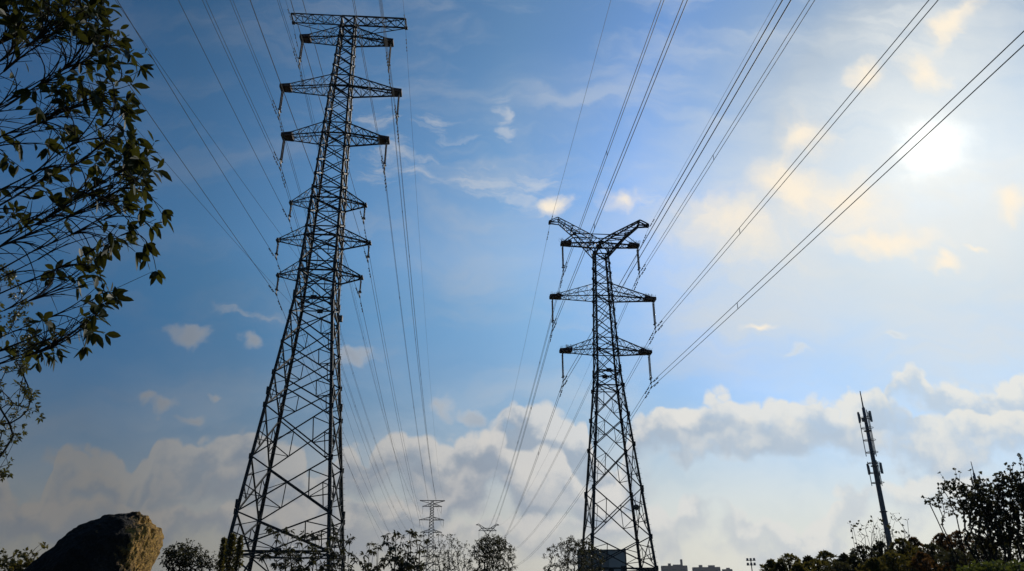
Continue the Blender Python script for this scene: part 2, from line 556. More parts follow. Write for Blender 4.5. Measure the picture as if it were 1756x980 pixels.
# ------------------------------------------------------------------ ground
def build_ground():
    m = pmat('dry_grass_ground', (0.040, 0.046, 0.020), 0.95, 0, 0.1, var=(0.25, (0.075, 0.066, 0.036), 0.4, 0.65), bump=(3.0, 0.4))
    b = MB()
    rings = [0, 6, 14, 30, 60, 110, 200, 400, 900, 1500, 2200]
    n = 48
    rnd = random.Random(5)
    vs = [(0, 0, 0)]
    for r in rings[1:]:
        for k in range(n):
            a = 2 * pi * k / n
            zz = 0 if r < 130 else -0.006 * (r - 130) * (0.6 if r < 500 else 0.25)
            vs.append((r * cos(a), r * sin(a), zz + (rnd.uniform(-0.04, 0.04) if 10 < r < 300 else 0)))
    fs = [(0, 1 + k, 1 + (k + 1) % n) for k in range(n)]
    for i in range(len(rings) - 2):
        o, q = 1 + i * n, 1 + (i + 1) * n
        fs += [(o + k, q + k, q + (k + 1) % n, o + (k + 1) % n) for k in range(n)]
    b.add(vs, fs)
    o = b.build('ground', m, smooth=True)
    o['kind'] = 'structure'


build_ground()


# ------------------------------------------------------------------ lattice towers
def lerp_w(h, pts):
    if h <= pts[0][0]:
        (h0, a0), (h1, a1) = pts[0], pts[1]
        return a0 + (a1 - a0) * (h - h0) / (h1 - h0)
    for (h0, a0), (h1, a1) in zip(pts, pts[1:]):
        if h <= h1:
            return a0 + (a1 - a0) * (h - h0) / (h1 - h0)
    return pts[-1][1]


def zig(b, A0, A1, B0, B1, n, w, first=0, posts=True):
    """zigzag lacing between the line A0-A1 and the line B0-B1"""
    A0, A1, B0, B1 = map(Vector, (A0, A1, B0, B1))
    for i in range(n):
        t0, t1 = i / n, (i + 1) / n
        a0, a1 = A0.lerp(A1, t0), A0.lerp(A1, t1)
        b0, b1 = B0.lerp(B1, t0), B0.lerp(B1, t1)
        if (i + first) % 2:
            b.angle(a0, b1, w)
        else:
            b.angle(b0, a1, w)
        if posts and i:
            b.angle(a0, b0, w * 0.8)


def cross_arm(root, prof, s, hl, hu, L, wtip, n, w, mat, guard=None, spikes=False):
    """one side of a pylon's cross-arm: two lower chords, two rising upper chords, lacing"""
    b = MB()
    al, au = lerp_w(hl, prof), lerp_w(hu, prof)
    tip = {}
    for y in (-1, 1):
        l0, l1 = Vector((s * al, y * al, hl)), Vector((s * L, y * wtip, hl))
        u0, u1 = Vector((s * au, y * au, hu)), Vector((s * (L - 0.12), y * wtip, hl + 0.16))
        b.angle(l0, l1, w * 1.3)
        b.angle(u0, u1, w)
        zig(b, l0, l1, u0, u1, n, w * 0.55)
        tip[y] = (l0, l1, u0, u1)
    zig(b, tip[-1][0], tip[-1][1], tip[1][0], tip[1][1], n, w * 0.55, 1)
    zig(b, tip[1][0], tip[1][1], tip[-1][0], tip[-1][1], n, w * 0.5, 1, False)
    zig(b, tip[-1][2], tip[-1][3], tip[1][2], tip[1][3], n, w * 0.5)
    b.angle(tip[-1][1], tip[1][1], w * 1.3)
    b.box((s * L, 0, hl - 0.03), 0.26, wtip * 2 + 0.14, 0.14)
    b.box((s * L, 0, hl + 0.10), 0.16, wtip * 2 + 0.06, 0.20)
    o = b.build('cross_arm', mat, root)
    if guard:
        gl, gh = guard
        gb = MB()
        # boards nailed round the end of the arm: floor, two cheeks, end, sloping lid
        w0, w1 = wtip + (al - wtip) * gl / (L - al) + 0.05, wtip + 0.07
        x0, x1 = s * (L - gl), s * (L + 0.22)
        vs = [(x0, -w0, hl - 0.07), (x1, -w1, hl - 0.07), (x1, w1, hl - 0.07), (x0, w0, hl - 0.07),
              (x0, -w0, hl + gh), (x1, -w1, hl + gh * 0.8), (x1, w1, hl + gh * 0.8), (x0, w0, hl + gh)]
        gb.add(vs, [(0, 1, 2, 3), (7, 6, 5, 4), (0, 4, 5, 1), (1, 5, 6, 2), (2, 6, 7, 3), (3, 7, 4, 0)])
        for k in range(1, 4):
            t = k / 4
            xx = x0 + (x1 - x0) * t
            ww = w0 + (w1 - w0) * t + 0.012
            gb.box((xx, 0, hl - 0.085), 0.05, ww * 2, 0.02)
        gb.build('guard_box', M_GUARD, o)
        if spikes:
            sb = MB()
            rr = random.Random(int(hl * 10) + s)
            for k in range(9):
                px_, py_ = x0 + (x1 - x0) * rr.random(), rr.uniform(-w1, w1)
                for q in range(4):
                    a_, e_ = rr.uniform(0, 6.28), rr.uniform(0.2, 0.7)
                    sb.tube([(px_, py_, hl + gh * 0.8), (px_ + 0.42 * cos(a_) * e_, py_ + 0.42 * sin(a_) * e_, hl + gh * 0.8 + 0.42)], 0.010, 3)
            sb.build('bird_spikes', M_FIT, o)
    return o


def lattice_body(root, prof, levels, leg_w, brace_w, mat, big_below, diaphragms, gusset=True):
    """four legs, four braced faces, diaphragms; profile = half width against height"""
    kinks = sorted(set([levels[0][0], levels[-1][1]] + [h for h, a in prof if levels[0][0] < h < levels[-1][1]]))
    for sx in (-1, 1):
        for sy in (-1, 1):
            b = MB()
            for h0, h1 in zip(kinks, kinks[1:]):
                a0, a1 = lerp_w(h0, prof), lerp_w(h1, prof)
                nseg = max(1, int((h1 - h0) / 8))
                for i in range(nseg):
                    g0, g1 = h0 + (h1 - h0) * i / nseg, h0 + (h1 - h0) * (i + 1) / nseg
                    c0, c1 = lerp_w(g0, prof), lerp_w(g1, prof)
                    w = leg_w[0] + (leg_w[1] - leg_w[0]) * (g0 - kinks[0]) / (kinks[-1] - kinks[0])
                    # angle opening inwards
                    t = w * 0.16
                    pr = [(0, 0), (-w, 0), (-w, -t), (-t, -t), (-t, -w), (0, -w)]
                    vs = [(sx * (c0 + x + w * 0.3), sy * (c0 + y + w * 0.3), g0 - 0.02) for x, y in pr] + \
                         [(sx * (c1 + x + w * 0.3), sy * (c1 + y + w * 0.3), g1 + 0.02) for x, y in pr]
                    fs = [(k, (k + 1) % 6, 6 + (k + 1) % 6, 6 + k) for k in range(6)] + [(5, 4, 3, 0), (3, 2, 1, 0), (6, 9, 10, 11), (6, 7, 8, 9)]
                    b.add(vs, fs)
                    b.box((sx * c0, sy * c0, g0 + 0.3), w * 1.15, w * 1.15, 0.6)
            if gusset and sx > 0:
                o_ = b
                h = levels[0][0] + 3
                while h < kinks[-1] - 1:
                    a = lerp_w(h, prof)
                    o_.tube([(sx * a, sy * a, h), (sx * a + 0.22 * sx, sy * a, h)], 0.012, 4)
                    h += 0.45
            lg = b.build('leg', mat, root)
            fb = MB()
            a = lerp_w(kinks[0], prof)
            fb.box((sx * a, sy * a, kinks[0] + 0.02), 0.9, 0.9, 0.5)
            fb.build('footing', M_CONC, lg)
    for face in range(4):
        R = Matrix.Rotation(face * pi / 2, 4, 'Z')
        b = MB()

        def pt(u, h):
            a = lerp_w(h, prof)
            return R @ Vector((u * a, -a, h))
        nrm = R @ Vector((0, -1, 0))
        for (h0, h1) in levels:
            w = brace_w[0] + (brace_w[1] - brace_w[0]) * (h0 - levels[0][0]) / (levels[-1][1] - levels[0][0])
            A0, A1, C0, C1 = pt(-1, h0), pt(-1, h1), pt(1, h0), pt(1, h1)
            off = nrm * (w * 0.5)
            b.angle(A0, C1, w, hint=nrm)
            b.angle(C0 + off * -1, A1 + off * -1, w, hint=nrm)
            if h1 - h0 > big_below:
                # redundant members that halve the diagonals
                O = (A0.lerp(C1, 0.5) + C0.lerp(A1, 0.5)) / 2
                a0_, a1_ = lerp_w(h0, prof), lerp_w(h1, prof)
                tt = a0_ / (a0_ + a1_)
                O = A0.lerp(C1, tt)
                for U, D in ((A1, A0), (C1, C0)):
                    Pu, Pl = U.lerp(O, 0.5), D.lerp(O, 0.5)
                    Mx = U.lerp(D, 0.5)
                    b.angle(Pu, Mx.lerp(U, 0.25), w * 0.55)
                    b.angle(Pl, Mx.lerp(D, 0.35), w * 0.55)
                    b.angle(Mx, Pl, w * 0.6)
                    b.angle(Pu, Pl, w * 0.55)
            elif face in (1, 3):
                b.angle(A0, C0, w * 0.9)
            if gusset:
                for q in (A0, C0):
                    b.plate(q + nrm * 0.02, nrm, 0.34 if h0 < 22 else 0.26, 0.42 if h0 < 22 else 0.30)
        b.build('face_bracing', mat, root)
    for h, kind in diaphragms:
        b = MB()
        a = lerp_w(h, prof)
        c = [Vector((-a, -a, h)), Vector((a, -a, h)), Vector((a, a, h)), Vector((-a, a, h))]
        w = brace_w[1] * (1.5 if kind else 1.1)
        for i in range(4):
            b.angle(c[i], c[(i + 1) % 4], w)
            if kind == 2:
                b.angle((c[i] + c[(i + 1) % 4]) / 2, (c[(i + 1) % 4] + c[(i + 2) % 4]) / 2, w * 0.8)
                mid = (c[i] + c[(i + 1) % 4]) / 2
                n_ = mid - Vector((0, 0, h))
                b.plate(mid, n_, 0.5, 0.4)
        if kind == 1:
            b.angle(c[0], c[2], w * 0.8)
            b.angle(c[1], c[3], w * 0.8)
        b.build('diaphragm', mat, root)


M_CONC = pmat('concrete', (0.32, 0.31, 0.29), 0.9, 0, 0.2, var=(4.0, (0.22, 0.21, 0.2), 0.4, 0.6))

# --- the tall pylon: heights are above the ground
PL = [(0.0, 4.04 + 0.158), (26.19, 1.61), (58.0, 0.64)]
PL = [(0.0, 1.61 + 26.19 * 0.0989), (26.19, 1.61), (58.05, 0.66)]
YAW_L, YAW_R = radians(3.809), radians(3.997)
C_L = Vector((-16.878, 59.659, 0.0))
C_R = Vector((9.335, 70.602, 0.0))
EXL, EYL = Vector((cos(YAW_L), sin(YAW_L), 0)), Vector((-sin(YAW_L), cos(YAW_L), 0))
EXR, EYR = Vector((cos(YAW_R), sin(YAW_R), 0)), Vector((-sin(YAW_R), cos(YAW_R), 0))
FAR_L = Vector((-38.8, 375.0, 0.0))
FAR_R = Vector((-11.8, 376.0, 0.0))
E_ = EYE
# (name of level, lower chord, upper chord, length, half depth of the tip, is 220 kV)
ARMS_L = [('sixth', 53.67, 55.0, 4.50, 0.36, True), ('fifth', 47.38, 48.69, 5.72, 0.36, True), ('fourth', 41.68, 42.91, 4.88, 0.36, True),
          ('third', 34.52, 35.60, 3.40, 0.17, False), ('second', 30.64, 31.54, 4.08, 0.17, False), ('first', 27.20, 28.07, 3.64, 0.17, False)]


def tall_pylon():
    t = thing('transmission_tower', 'tall dark lattice pylon with a flat T-shaped top and six tiers of arms', 'pylon', C_L, YAW_L)
    lv = [(0.0, 4.16 + E_)]
    marks = [4.16, 6.88, 10.95, 15.03, 17.76, 20.45, 23.2, 24.59, 27.2, 28.07, 30.64, 31.54, 33.05, 34.52, 35.6, 37.1, 38.6, 40.15, 41.68, 42.91,
             44.4, 45.9, 47.38, 48.69, 49.93, 51.18, 52.43, 53.67, 55.0, 56.42]
    lv += [(a + E_, b + E_) for a, b in zip(marks, marks[1:])]
    lattice_body(t, PL, lv, (0.27, 0.15), (0.115, 0.078), M_STEEL, 2.5,
                 [(4.16 + E_, 2), (24.59 + E_, 2), (27.2 + E_, 1), (28.07 + E_, 0), (30.64 + E_, 1), (31.54 + E_, 0), (34.52 + E_, 1), (35.6 + E_, 0),
                  (41.68 + E_, 1), (42.91 + E_, 0), (47.38 + E_, 1), (48.69 + E_, 0), (53.67 + E_, 1), (55.0 + E_, 1), (56.42 + E_, 1)])
    for nm, hl, hu, L, wt, hv in ARMS_L:
        for s in (-1, 1):
            cross_arm(t, PL, s, hl + E_, hu + E_, L, wt, 5 if hv else 3, 0.095 if hv else 0.082, M_STEEL, (0.82, 0.34) if hv else None)
    # earth-wire arms: a flat box of two level chords with struts below
    a = lerp_w(56.42 + E_, PL)
    al = lerp_w(55.0 + E_, PL)
    for s in (-1, 1):
        b = MB()
        L, h, hb = 5.83, 56.42 + E_, 55.0 + E_
        for y in (-1, 1):
            b.angle((0, y * a, h), (s * L, y * a, h), 0.13)
            b.angle((s * al, y * al, hb), (s * (L - 0.1), y * a, h - 0.10), 0.07)
            zig(b, (s * al, y * al, hb), (s * L, y * a, h - 0.1), (s * a, y * a, h), (s * L, y * a, h), 4, 0.05)
        zig(b, (s * a, -a, h), (s * L, -a, h), (s * a, a, h), (s * L, a, h), 5, 0.075)
        zig(b, (s * a, a, h), (s * L, a, h), (s * a, -a, h), (s * L, -a, h), 5, 0.065, 0, False)
        b.angle((s * L, -a, h), (s * L, a, h), 0.12)
        b.box((s * L, a, h - 0.05), 0.3, 0.3, 0.2)
        b.build('earth_wire_arm', M_STEEL, t)
    # spare fibre cable coiled on the near right leg, and two small joint boxes
    cb = MB()
    aa = lerp_w(27.0 + E_, PL)
    for r in (0.30, 0.36, 0.42):
        cb.tube([(aa + 0.12, 0.2 + r * cos(k * pi / 10), 26.6 + E_ + r * sin(k * pi / 10)) for k in range(21)], 0.03, 5, False)
    cb.build('cable_coil', M_WIRE, t)
    jb = MB()
    aa = lerp_w(23.3 + E_, PL)
    jb.box((aa + 0.3, 0.5, 23.5 + E_), 0.35, 0.4, 0.5)
    jb.build('joint_box', M_FIT, t)
    jb = MB()
    jb.box((aa + 0.2, 0.2, 22.6 + E_), 0.25, 0.3, 0.4)
    jb.build('joint_box', M_FIT, t)
    return t


TOWER_L = tall_pylon()

# --- the lower pylon with the V-shaped ears
PR = [(0.0, 1.12 + 23.35 * 0.0935), (23.35, 1.12), (36.16, 0.70)]
ARMS_R = [('middle', 29.72, 31.09, 5.28, 0.30, True), ('lower', 23.93, 25.16, 4.40, 0.30, True)]


def eared_pylon():
    t = thing('transmission_tower', 'shorter dark lattice pylon with V-shaped horns and three tiers of arms', 'pylon', C_R, YAW_R)
    marks = [3.65, 6.26, 10.46, 14.48, 17.36, 20.23, 21.75, 23.93, 25.16, 26.65, 28.2, 29.72, 31.09, 32.3, 33.45, 34.56]
    lv = [(0.0, 3.65 + E_)] + [(a + E_, b + E_) for a, b in zip(marks, marks[1:])]
    lattice_body(t, PR, lv, (0.23, 0.13), (0.095, 0.068), M_STEEL, 2.5,
                 [(3.65 + E_, 2), (20.23 + E_, 1), (21.75 + E_, 2), (23.93 + E_, 1), (25.16 + E_, 0), (29.72 + E_, 1), (31.09 + E_, 0), (34.56 + E_, 1)])
    for nm, hl, hu, L, wt, hv in ARMS_R:
        for s in (-1, 1):
            cross_arm(t, PR, s, hl + E_, hu + E_, L, wt, 5, 0.085, M_STEEL, (0.98, 0.26), True)
    # head: two horns, a level beam, a tie
    n0, w0 = 0.70, 0.70
    for s in (-1, 1):
        b = MB()

        def q(x, y, h):
            return Vector((s * x, y, h + E_))
        outer = [(0.70, 0.70, 34.56), (2.76, 0.46, 36.93), (4.30, 0.28, 38.32), (5.30, 0.20, 38.36)]
        inner = [(0.0, 0.62, 36.15), (1.17, 0.52, 36.96), (4.46, 0.22, 38.98), (5.34, 0.20, 38.52)]
        for y in (-1, 1):
            for pl, w in ((outer, 0.13), (inner, 0.11)):
                for A, B in zip(pl, pl[1:]):
                    b.angle(q(A[0], y * A[1], A[2]), q(B[0], y * B[1], B[2]), w)
            zig(b, q(0.70, y * 0.70, 34.56), q(2.76, y * 0.46, 36.93), q(0.0, y * 0.62, 36.15), q(1.17, y * 0.52, 36.96), 3, 0.065)
            zig(b, q(2.76, y * 0.46, 36.93), q(4.30, y * 0.28, 38.32), q(1.17, y * 0.52, 36.96), q(4.46, y * 0.22, 38.98), 4, 0.06)
            b.angle(q(4.30, y * 0.28, 38.32), q(4.46, y * 0.22, 38.98), 0.06)
            b.angle(q(4.30, y * 0.28, 38.32), q(5.34, y * 0.2, 38.52), 0.05)
        zig(b, q(0.7, -0.7, 34.56), q(2.76, -0.46, 36.93), q(0.7, 0.7, 34.56), q(2.76, 0.46, 36.93), 4, 0.065)
        zig(b, q(2.76, -0.46, 36.93), q(4.3, -0.28, 38.32), q(2.76, 0.46, 36.93), q(4.3, 0.28, 38.32), 4, 0.055)
        zig(b, q(1.17, -0.52, 36.96), q(4.46, -0.22, 38.98), q(1.17, 0.52, 36.96), q(4.46, 0.22, 38.98), 6, 0.055)
        b.box(q(5.32, 0, 38.4), 0.22, 0.5, 0.26)
        b.plate(q(2.76, -0.47, 36.93), (0, -1, 0), 0.4, 0.4)
        b.plate(q(0.74, -0.71, 34.6), (0, -1, 0), 0.45, 0.5)
        b.build('horn', M_STEEL, t)
    b = MB()
    h = 35.85 + E_
    for y in (-1, 1):
        b.angle((-4.06, y * 0.30, h), (0, y * 0.68, h), 0.12)
        b.angle((0, y * 0.68, h), (4.06, y * 0.30, h), 0.12)
        b.angle((-2.76, y * 0.46, 36.95 + E_), (2.76, y * 0.46, 36.95 + E_), 0.07)
        for s in (-1, 1):
            b.angle((s * 4.0, y * 0.30, h + 0.12), (s * 2.76, y * 0.46, 36.93 + E_), 0.085)
            b.angle((s * 0.70, y * 0.70, 34.56 + E_), (0, y * 0.68, h), 0.10)
            b.angle((s * 2.0, y * 0.5, h), (s * 2.76, y * 0.46, 36.93 + E_), 0.06)
    for s in (-1, 1):
        zig(b, (0, -0.68, h), (s * 4.06, -0.30, h), (0, 0.68, h), (s * 4.06, 0.30, h), 6, 0.065)
        zig(b, (0, 0.68, h), (s * 4.06, 0.30, h), (0, -0.68, h), (s * 4.06, -0.30, h), 6, 0.055, 0, False)
        b.box((s * 4.06, 0, h), 0.24, 0.74, 0.16)
    b.plate((0, -0.69, h), (0, -1, 0), 0.6, 0.45)
    b.plate((0, 0.63, 36.1 + E_), (0, -1, 0), 0.6, 0.4)
    o = b.build('cross_arm', M_STEEL, t)
    for s in (-1, 1):
        gb = MB()
        x0, x1 = s * 3.08, s * 4.2
        vs = [(x0, -0.5, h - 0.07), (x1, -0.37, h - 0.07), (x1, 0.37, h - 0.07), (x0, 0.5, h - 0.07), (x0, -0.5, h + 0.28), (x1, -0.37, h + 0.2), (x1, 0.37, h + 0.2), (x0, 0.5, h + 0.28)]
        gb.add(vs, [(0, 1, 2, 3), (7, 6, 5, 4), (0, 4, 5, 1), (1, 5, 6, 2), (2, 6, 7, 3), (3, 7, 4, 0)])
        gb.build('guard_box', M_GUARD, o)
        sb = MB()
        rr = random.Random(71 + s)
        for k in range(9):
            px_, py_ = x0 + (x1 - x0) * rr.random(), rr.uniform(-0.35, 0.35)
            for q_ in range(4):
                a_, e_ = rr.uniform(0, 6.28), rr.uniform(0.2, 0.7)
                sb.tube([(px_, py_, h + 0.2), (px_ + 0.42 * cos(a_) * e_, py_ + 0.42 * sin(a_) * e_, h + 0.62)], 0.010, 3)
        sb.build('bird_spikes', M_FIT, o)
    # loudspeaker-like warning lamp bracket on the right leg
    lb = MB()
    a = lerp_w(9.0 + E_, PR)
    lb.tube([(a - 0.3, -a, 8.8 + E_), (a - 0.95, -a - 0.1, 8.9 + E_)], 0.03, 5)
    lb.lathe((a - 0.9, -a - 0.28, 8.75 + E_), (0, -0.3, -0.1), [(0.10, 0), (0.24, 0.12), (0.26, 0.3), (0.0, 0.34)], 10)
    lb.tube([(a - 0.85, -a - 0.1, 8.9 + E_), (a - 0.85, -a - 0.1, 9.6 + E_)], 0.02, 4)
    lb.build('camera_bracket', M_FIT, t)
    return t


TOWER_R = eared_pylon()


# --- the next pylons of both lines, far off
def far_pylon(name_label, base, yaw, drop, prof, marks, arms, tee, head):
    t = thing('transmission_tower', name_label, 'pylon', base, yaw)
    pr = [(h - drop, a) for h, a in prof]
    a0 = lerp_w(base.z * 0, pr)
    lv = [(0.0, marks[0])] + list(zip(marks, marks[1:]))
    for sx in (-1, 1):
        for sy in (-1, 1):
            b = MB()
            hs = [0.0] + [h for h, a in pr if 0 < h < marks[-1]] + [marks[-1]]
            for h0, h1 in zip(hs, hs[1:]):
                c0, c1 = lerp_w(h0, pr), lerp_w(h1, pr)
                b.angle((sx * c0, sy * c0, h0), (sx * c1, sy * c1, h1), 0.22)
            b.build('leg', M_FARSTEEL, t)
    b = MB()
    for face in range(4):
        R = Matrix.Rotation(face * pi / 2, 4, 'Z')
        for h0, h1 in lv:
            c0, c1 = lerp_w(h0, pr), lerp_w(h1, pr)
            b.angle(R @ Vector((-c0, -c0, h0)), R @ Vector((c1, -c1, h1)), 0.13)
            b.angle(R @ Vector((c0, -c0, h0)), R @ Vector((-c1, -c1, h1)), 0.13)
            if h1 - h0 > 3.5:
                b.angle(R @ Vector((-c0, -c0, h0)), R @ Vector((c0, -c0, h0)), 0.12)
    b.build('face_bracing', M_FARSTEEL, t)
    for hl, hu, L in arms:
        for s in (-1, 1):
            b = MB()
            cl, cu = lerp_w(hl, pr), lerp_w(hu, pr)
            for y in (-1, 1):
                b.angle((s * cl, y * cl, hl), (s * L, y * 0.2, hl), 0.20)
                b.angle((s * cu, y * cu, hu), (s * L, y * 0.2, hl + 0.1), 0.15)
                zig(b, (s * cl, y * cl, hl), (s * L, y * 0.2, hl), (s * cu, y * cu, hu), (s * L, y * 0.2, hl + 0.1), 3, 0.08)
            b.box((s * L, 0, hl), 0.5, 0.6, 0.35)
            b.build('cross_arm', M_FARSTEEL, t)
    if tee:
        h, hb, L = tee
        for s in (-1, 1):
            b = MB()
            c, cb = lerp_w(h, pr), lerp_w(hb, pr)
            for y in (-1, 1):
                b.angle((0, y * c, h), (s * L, y * c, h), 0.20)
                b.angle((s * cb, y * cb, hb), (s * L, y * c, h - 0.1), 0.13)
            zig(b, (s * c, -c, h), (s * L, -c, h), (s * c, c, h), (s * L, c, h), 4, 0.1)
            b.box((s * L, 0, h), 0.4, 1.6, 0.3)
            b.build('earth_wire_arm', M_FARSTEEL, t)
    if head:
        for s in (-1, 1):
            b = MB()
            d = head
            for y in (-1, 1):
                for A, B in (((0.7, 0.7, 34.56), (2.76, 0.46, 36.93)), ((2.76, 0.46, 36.93), (4.3, 0.28, 38.32)), ((4.3, 0.28, 38.32), (5.3, 0.2, 38.4)),
                             ((0, 0.62, 36.15), (4.46, 0.22, 38.98)), ((4.46, 0.22, 38.98), (5.3, 0.2, 38.5)), ((0, 0.5, 36.95), (2.76, 0.46, 36.95)),
                             ((0, 0.68, 35.85), (4.06, 0.3, 35.85)), ((4.06, 0.3, 35.95), (2.76, 0.46, 36.93))):
                    b.angle((s * A[0], y * A[1], A[2] + d), (s * B[0], y * B[1], B[2] + d), 0.19)
                zig(b, (s * 0.7, y * 0.7, 34.56 + d), (s * 4.3, y * 0.28, 38.32 + d), (0, y * 0.62, 36.15 + d), (s * 4.46, y * 0.22, 38.98 + d), 5, 0.09)
            b.box((s * 5.1, 0, 38.5 + d), 0.9, 0.5, 0.4)
            b.box((s * 4.06, 0, 35.85 + d), 0.5, 0.7, 0.3)
            b.build('horn', M_FARSTEEL, t)
    return t


DL = 5.4
mk = [2.5, 7.0, 11.5, 15.0, 18.0, 20.8, 23.4, 24.4, 26.85, 28.0, 30.7, 31.8, 33.3, 34.8, 36.35, 37.88, 39.1, 40.6, 42.1, 43.58, 44.9, 46.1, 47.4, 48.6, 49.87, 51.2, 52.62]
far_pylon('small distant lattice pylon with a flat T-shaped top beyond the leafy saplings', FAR_L, YAW_L, DL, PL, mk,
          [(hl + E_ - DL, hu + E_ - DL, L) for _, hl, hu, L, wt, hv in ARMS_L], (56.42 + E_ - DL, 55.0 + E_ - DL, 5.83), None)
mk = [5.0, 9.2, 13.4, 17.4, 20.3, 23.2, 24.7, 26.8, 28.1, 29.5, 31.1, 32.6, 34.0, 35.2, 36.4, 37.46]
far_pylon('small distant lattice pylon whose V-shaped horns peek over the round tree', FAR_R, YAW_R, -1.3, PR, mk,
          [(hl + E_ + 1.3, hu + E_ + 1.3, L) for _, hl, hu, L, wt, hv in ARMS_R], None, E_ + 1.3)


# ------------------------------------------------------------------ insulators
def shed_profile(length, r, pitch):
    prof = [(0.03, 0.0)]
    n = int(length / pitch)
    for i in range(n):
        h = i * pitch
        rr = r if i % 2 == 0 else r * 0.82
        prof += [(0.032, h + 0.01), (rr, h + pitch * 0.55), (rr * 0.9, h + pitch * 0.72), (0.032, h + pitch * 0.8)]
    prof.append((0.03, length))
    return prof


def make_insulator(hv):
    """a pair of strings under a link plate, joined by a yoke that carries the clamps; hangs from z = 0"""
    t = bpy.data.objects.new('insulator_string', None)
    COL.objects.link(t)
    L = 2.30 if hv else 1.02
    sep = 0.42 if hv else 0.22
    for y in (-1, 1):
        b = MB()
        b.lathe((0, y * sep / 2, -0.22 - L), (0, 0, 1), shed_profile(L, 0.082 if hv else 0.075, 0.066), 9)
        b.build('insulator', M_PORC, t, True)
    for y in (-1, 1):
        b = MB()
        b.tube([(0, y * sep / 2, 0.0), (0, y * sep / 2, -0.24)], 0.03, 5)
        b.lathe((0, y * sep / 2, -0.27), (0, 0, 1), [(0.05, 0), (0.09, 0.02), (0.09, 0.05), (0.03, 0.08)], 8)
        b.build('hanger', M_FIT, t)
    b = MB()
    z0 = -0.22 - L
    vs = []
    for x in (-0.02, 0.02):
        vs += [(x, -sep / 2 - 0.07, z0 - 0.02), (x, sep / 2 + 0.07, z0 - 0.02), (x, 0.10, z0 - 0.32), (x, -0.10, z0 - 0.32)]
    b.add(vs, [(0, 1, 2, 3), (7, 6, 5, 4), (0, 4, 5, 1), (1, 5, 6, 2), (2, 6, 7, 3), (3, 7, 4, 0)])
    for y in (-1, 1):
        b.lathe((0, y * sep / 2, z0 - 0.03), (0, 0, 1), [(0.13, 0), (0.15, 0.03), (0.13, 0.06)], 10)
    b.build('yoke', M_FIT, t)
    b = MB()
    zc = [z0 - 0.45, z0 - 0.90] if hv else [z0 - 0.42]
    b.tube([(0, 0, z0 - 0.3), (0, 0, zc[-1])], 0.028, 5)
    for z in zc:
        b.tube([(0, -0.34, z - 0.03), (0, -0.15, z + 0.02), (0, 0.15, z + 0.02), (0, 0.34, z - 0.03)], [0.04, 0.075, 0.075, 0.04], 6)
    b.build('clamp', M_FIT, t)
    return t


HB_HV = [0.22 + 2.30 + 0.45, 0.22 + 2.30 + 0.90]      # clamp drops below the arm
HB_LV = [0.22 + 1.02 + 0.42]
INS_HV, INS_LV = make_insulator(True), make_insulator(False)
used = {}


def hang(proto, pos, yaw, label, group):
    if proto not in used:
        used[proto] = 1
        o = proto
    else:
        o = copy_tree(proto)
    o.location = pos
    o.rotation_euler = (0, 0, yaw)
    return tag(o, label, 'insulator', group)


SIDE = {-1: 'left', 1: 'right'}
ORD_L = {'sixth': 'uppermost guarded', 'fifth': 'widest guarded', 'fourth': 'lowest guarded', 'third': 'shortest bare', 'second': 'middle bare', 'first': 'lowest bare'}
for nm, hl, hu, L, wt, hv in ARMS_L:
    for s in (-1, 1):
        Lx = L - 0.06 if not hv else L - 0.05
        pos = C_L + EXL * (s * Lx) + Vector((0, 0, hl + E_ - 0.10))
        hang(INS_HV if hv else INS_LV, pos, YAW_L, '%s insulator pair under the %s end of the tall pylon\'s %s arm' % ('long brown' if hv else 'short brown', SIDE[s], ORD_L[nm]),
             'insulator strings on the tall pylon')
ALL_R = [('top', 35.85, 0, 4.06, 0, True)] + ARMS_R
for nm, hl, hu, L, wt, hv in ALL_R:
    for s in (-1, 1):
        pos = C_R + EXR * (s * (L - 0.05)) + Vector((0, 0, hl + E_ - 0.10))
        hang(INS_HV, pos, YAW_R, 'long brown insulator pair under the %s end of the horned pylon\'s %s arm' % (SIDE[s], nm),
             'insulator strings on the horned pylon')
for nm, hl, hu, L, wt, hv in ARMS_L[:3]:
    for s in (-1, 1):
        pos = FAR_L + EXL * (s * L) + Vector((0, 0, hl + E_ - DL - 0.10))
        hang(INS_HV, pos, YAW_L, 'tiny insulator pair under the %s end of the distant T-topped pylon\'s %s arm' % (SIDE[s], {'sixth': 'top', 'fifth': 'widest', 'fourth': 'third'}[nm]),
             'insulator strings on the distant T-topped pylon')
for s in (-1, 1):
    pos = FAR_R + EXR * (s * 4.06) + Vector((0, 0, 35.85 + E_ + 1.3 - 0.10))
    hang(INS_HV, pos, YAW_R, 'tiny insulator pair under the %s tip of the distant horned pylon\'s beam' % SIDE[s], 'insulator strings on the distant horned pylon')


# ------------------------------------------------------------------ conductors
def span_points(A, fwd_end, back_dir, sag_f, t_b, k_b, lat, ex, n=56):
    """one wire: from the pylon behind the camera through clamp A to the far pylon"""
    A = Vector(A)
    pts = []
    S = t_b / k_b
    for i in range(n, 0, -1):
        u = S * (i / n) ** 1.3
        pts.append(A - back_dir * u + ex * (lat * u) + Vector((0, 0, -t_b * u + k_b * u * u)))
    pts.append(A)
    B = Vector(fwd_end)
    for i in range(1, n + 1):
        f = i / n
        q = A.lerp(B, f)
        q.z -= 4 * sag_f * f * (1 - f)
        pts.append(q)
    return pts


def damper(b, A, d, along):
    c = Vector(A) + d * along
    b.tube([c + d * -0.24 + Vector((0, 0, -0.11)), c + d * 0.24 + Vector((0, 0, -0.11))], 0.012, 4)
    for q in (-1, 1):
        b.tube([c + d * (q * 0.17) + Vector((0, 0, -0.11)), c + d * (q * 0.29) + Vector((0, 0, -0.11))], 0.055, 6)
    b.tube([c, c + Vector((0, 0, -0.12))], 0.025, 4)


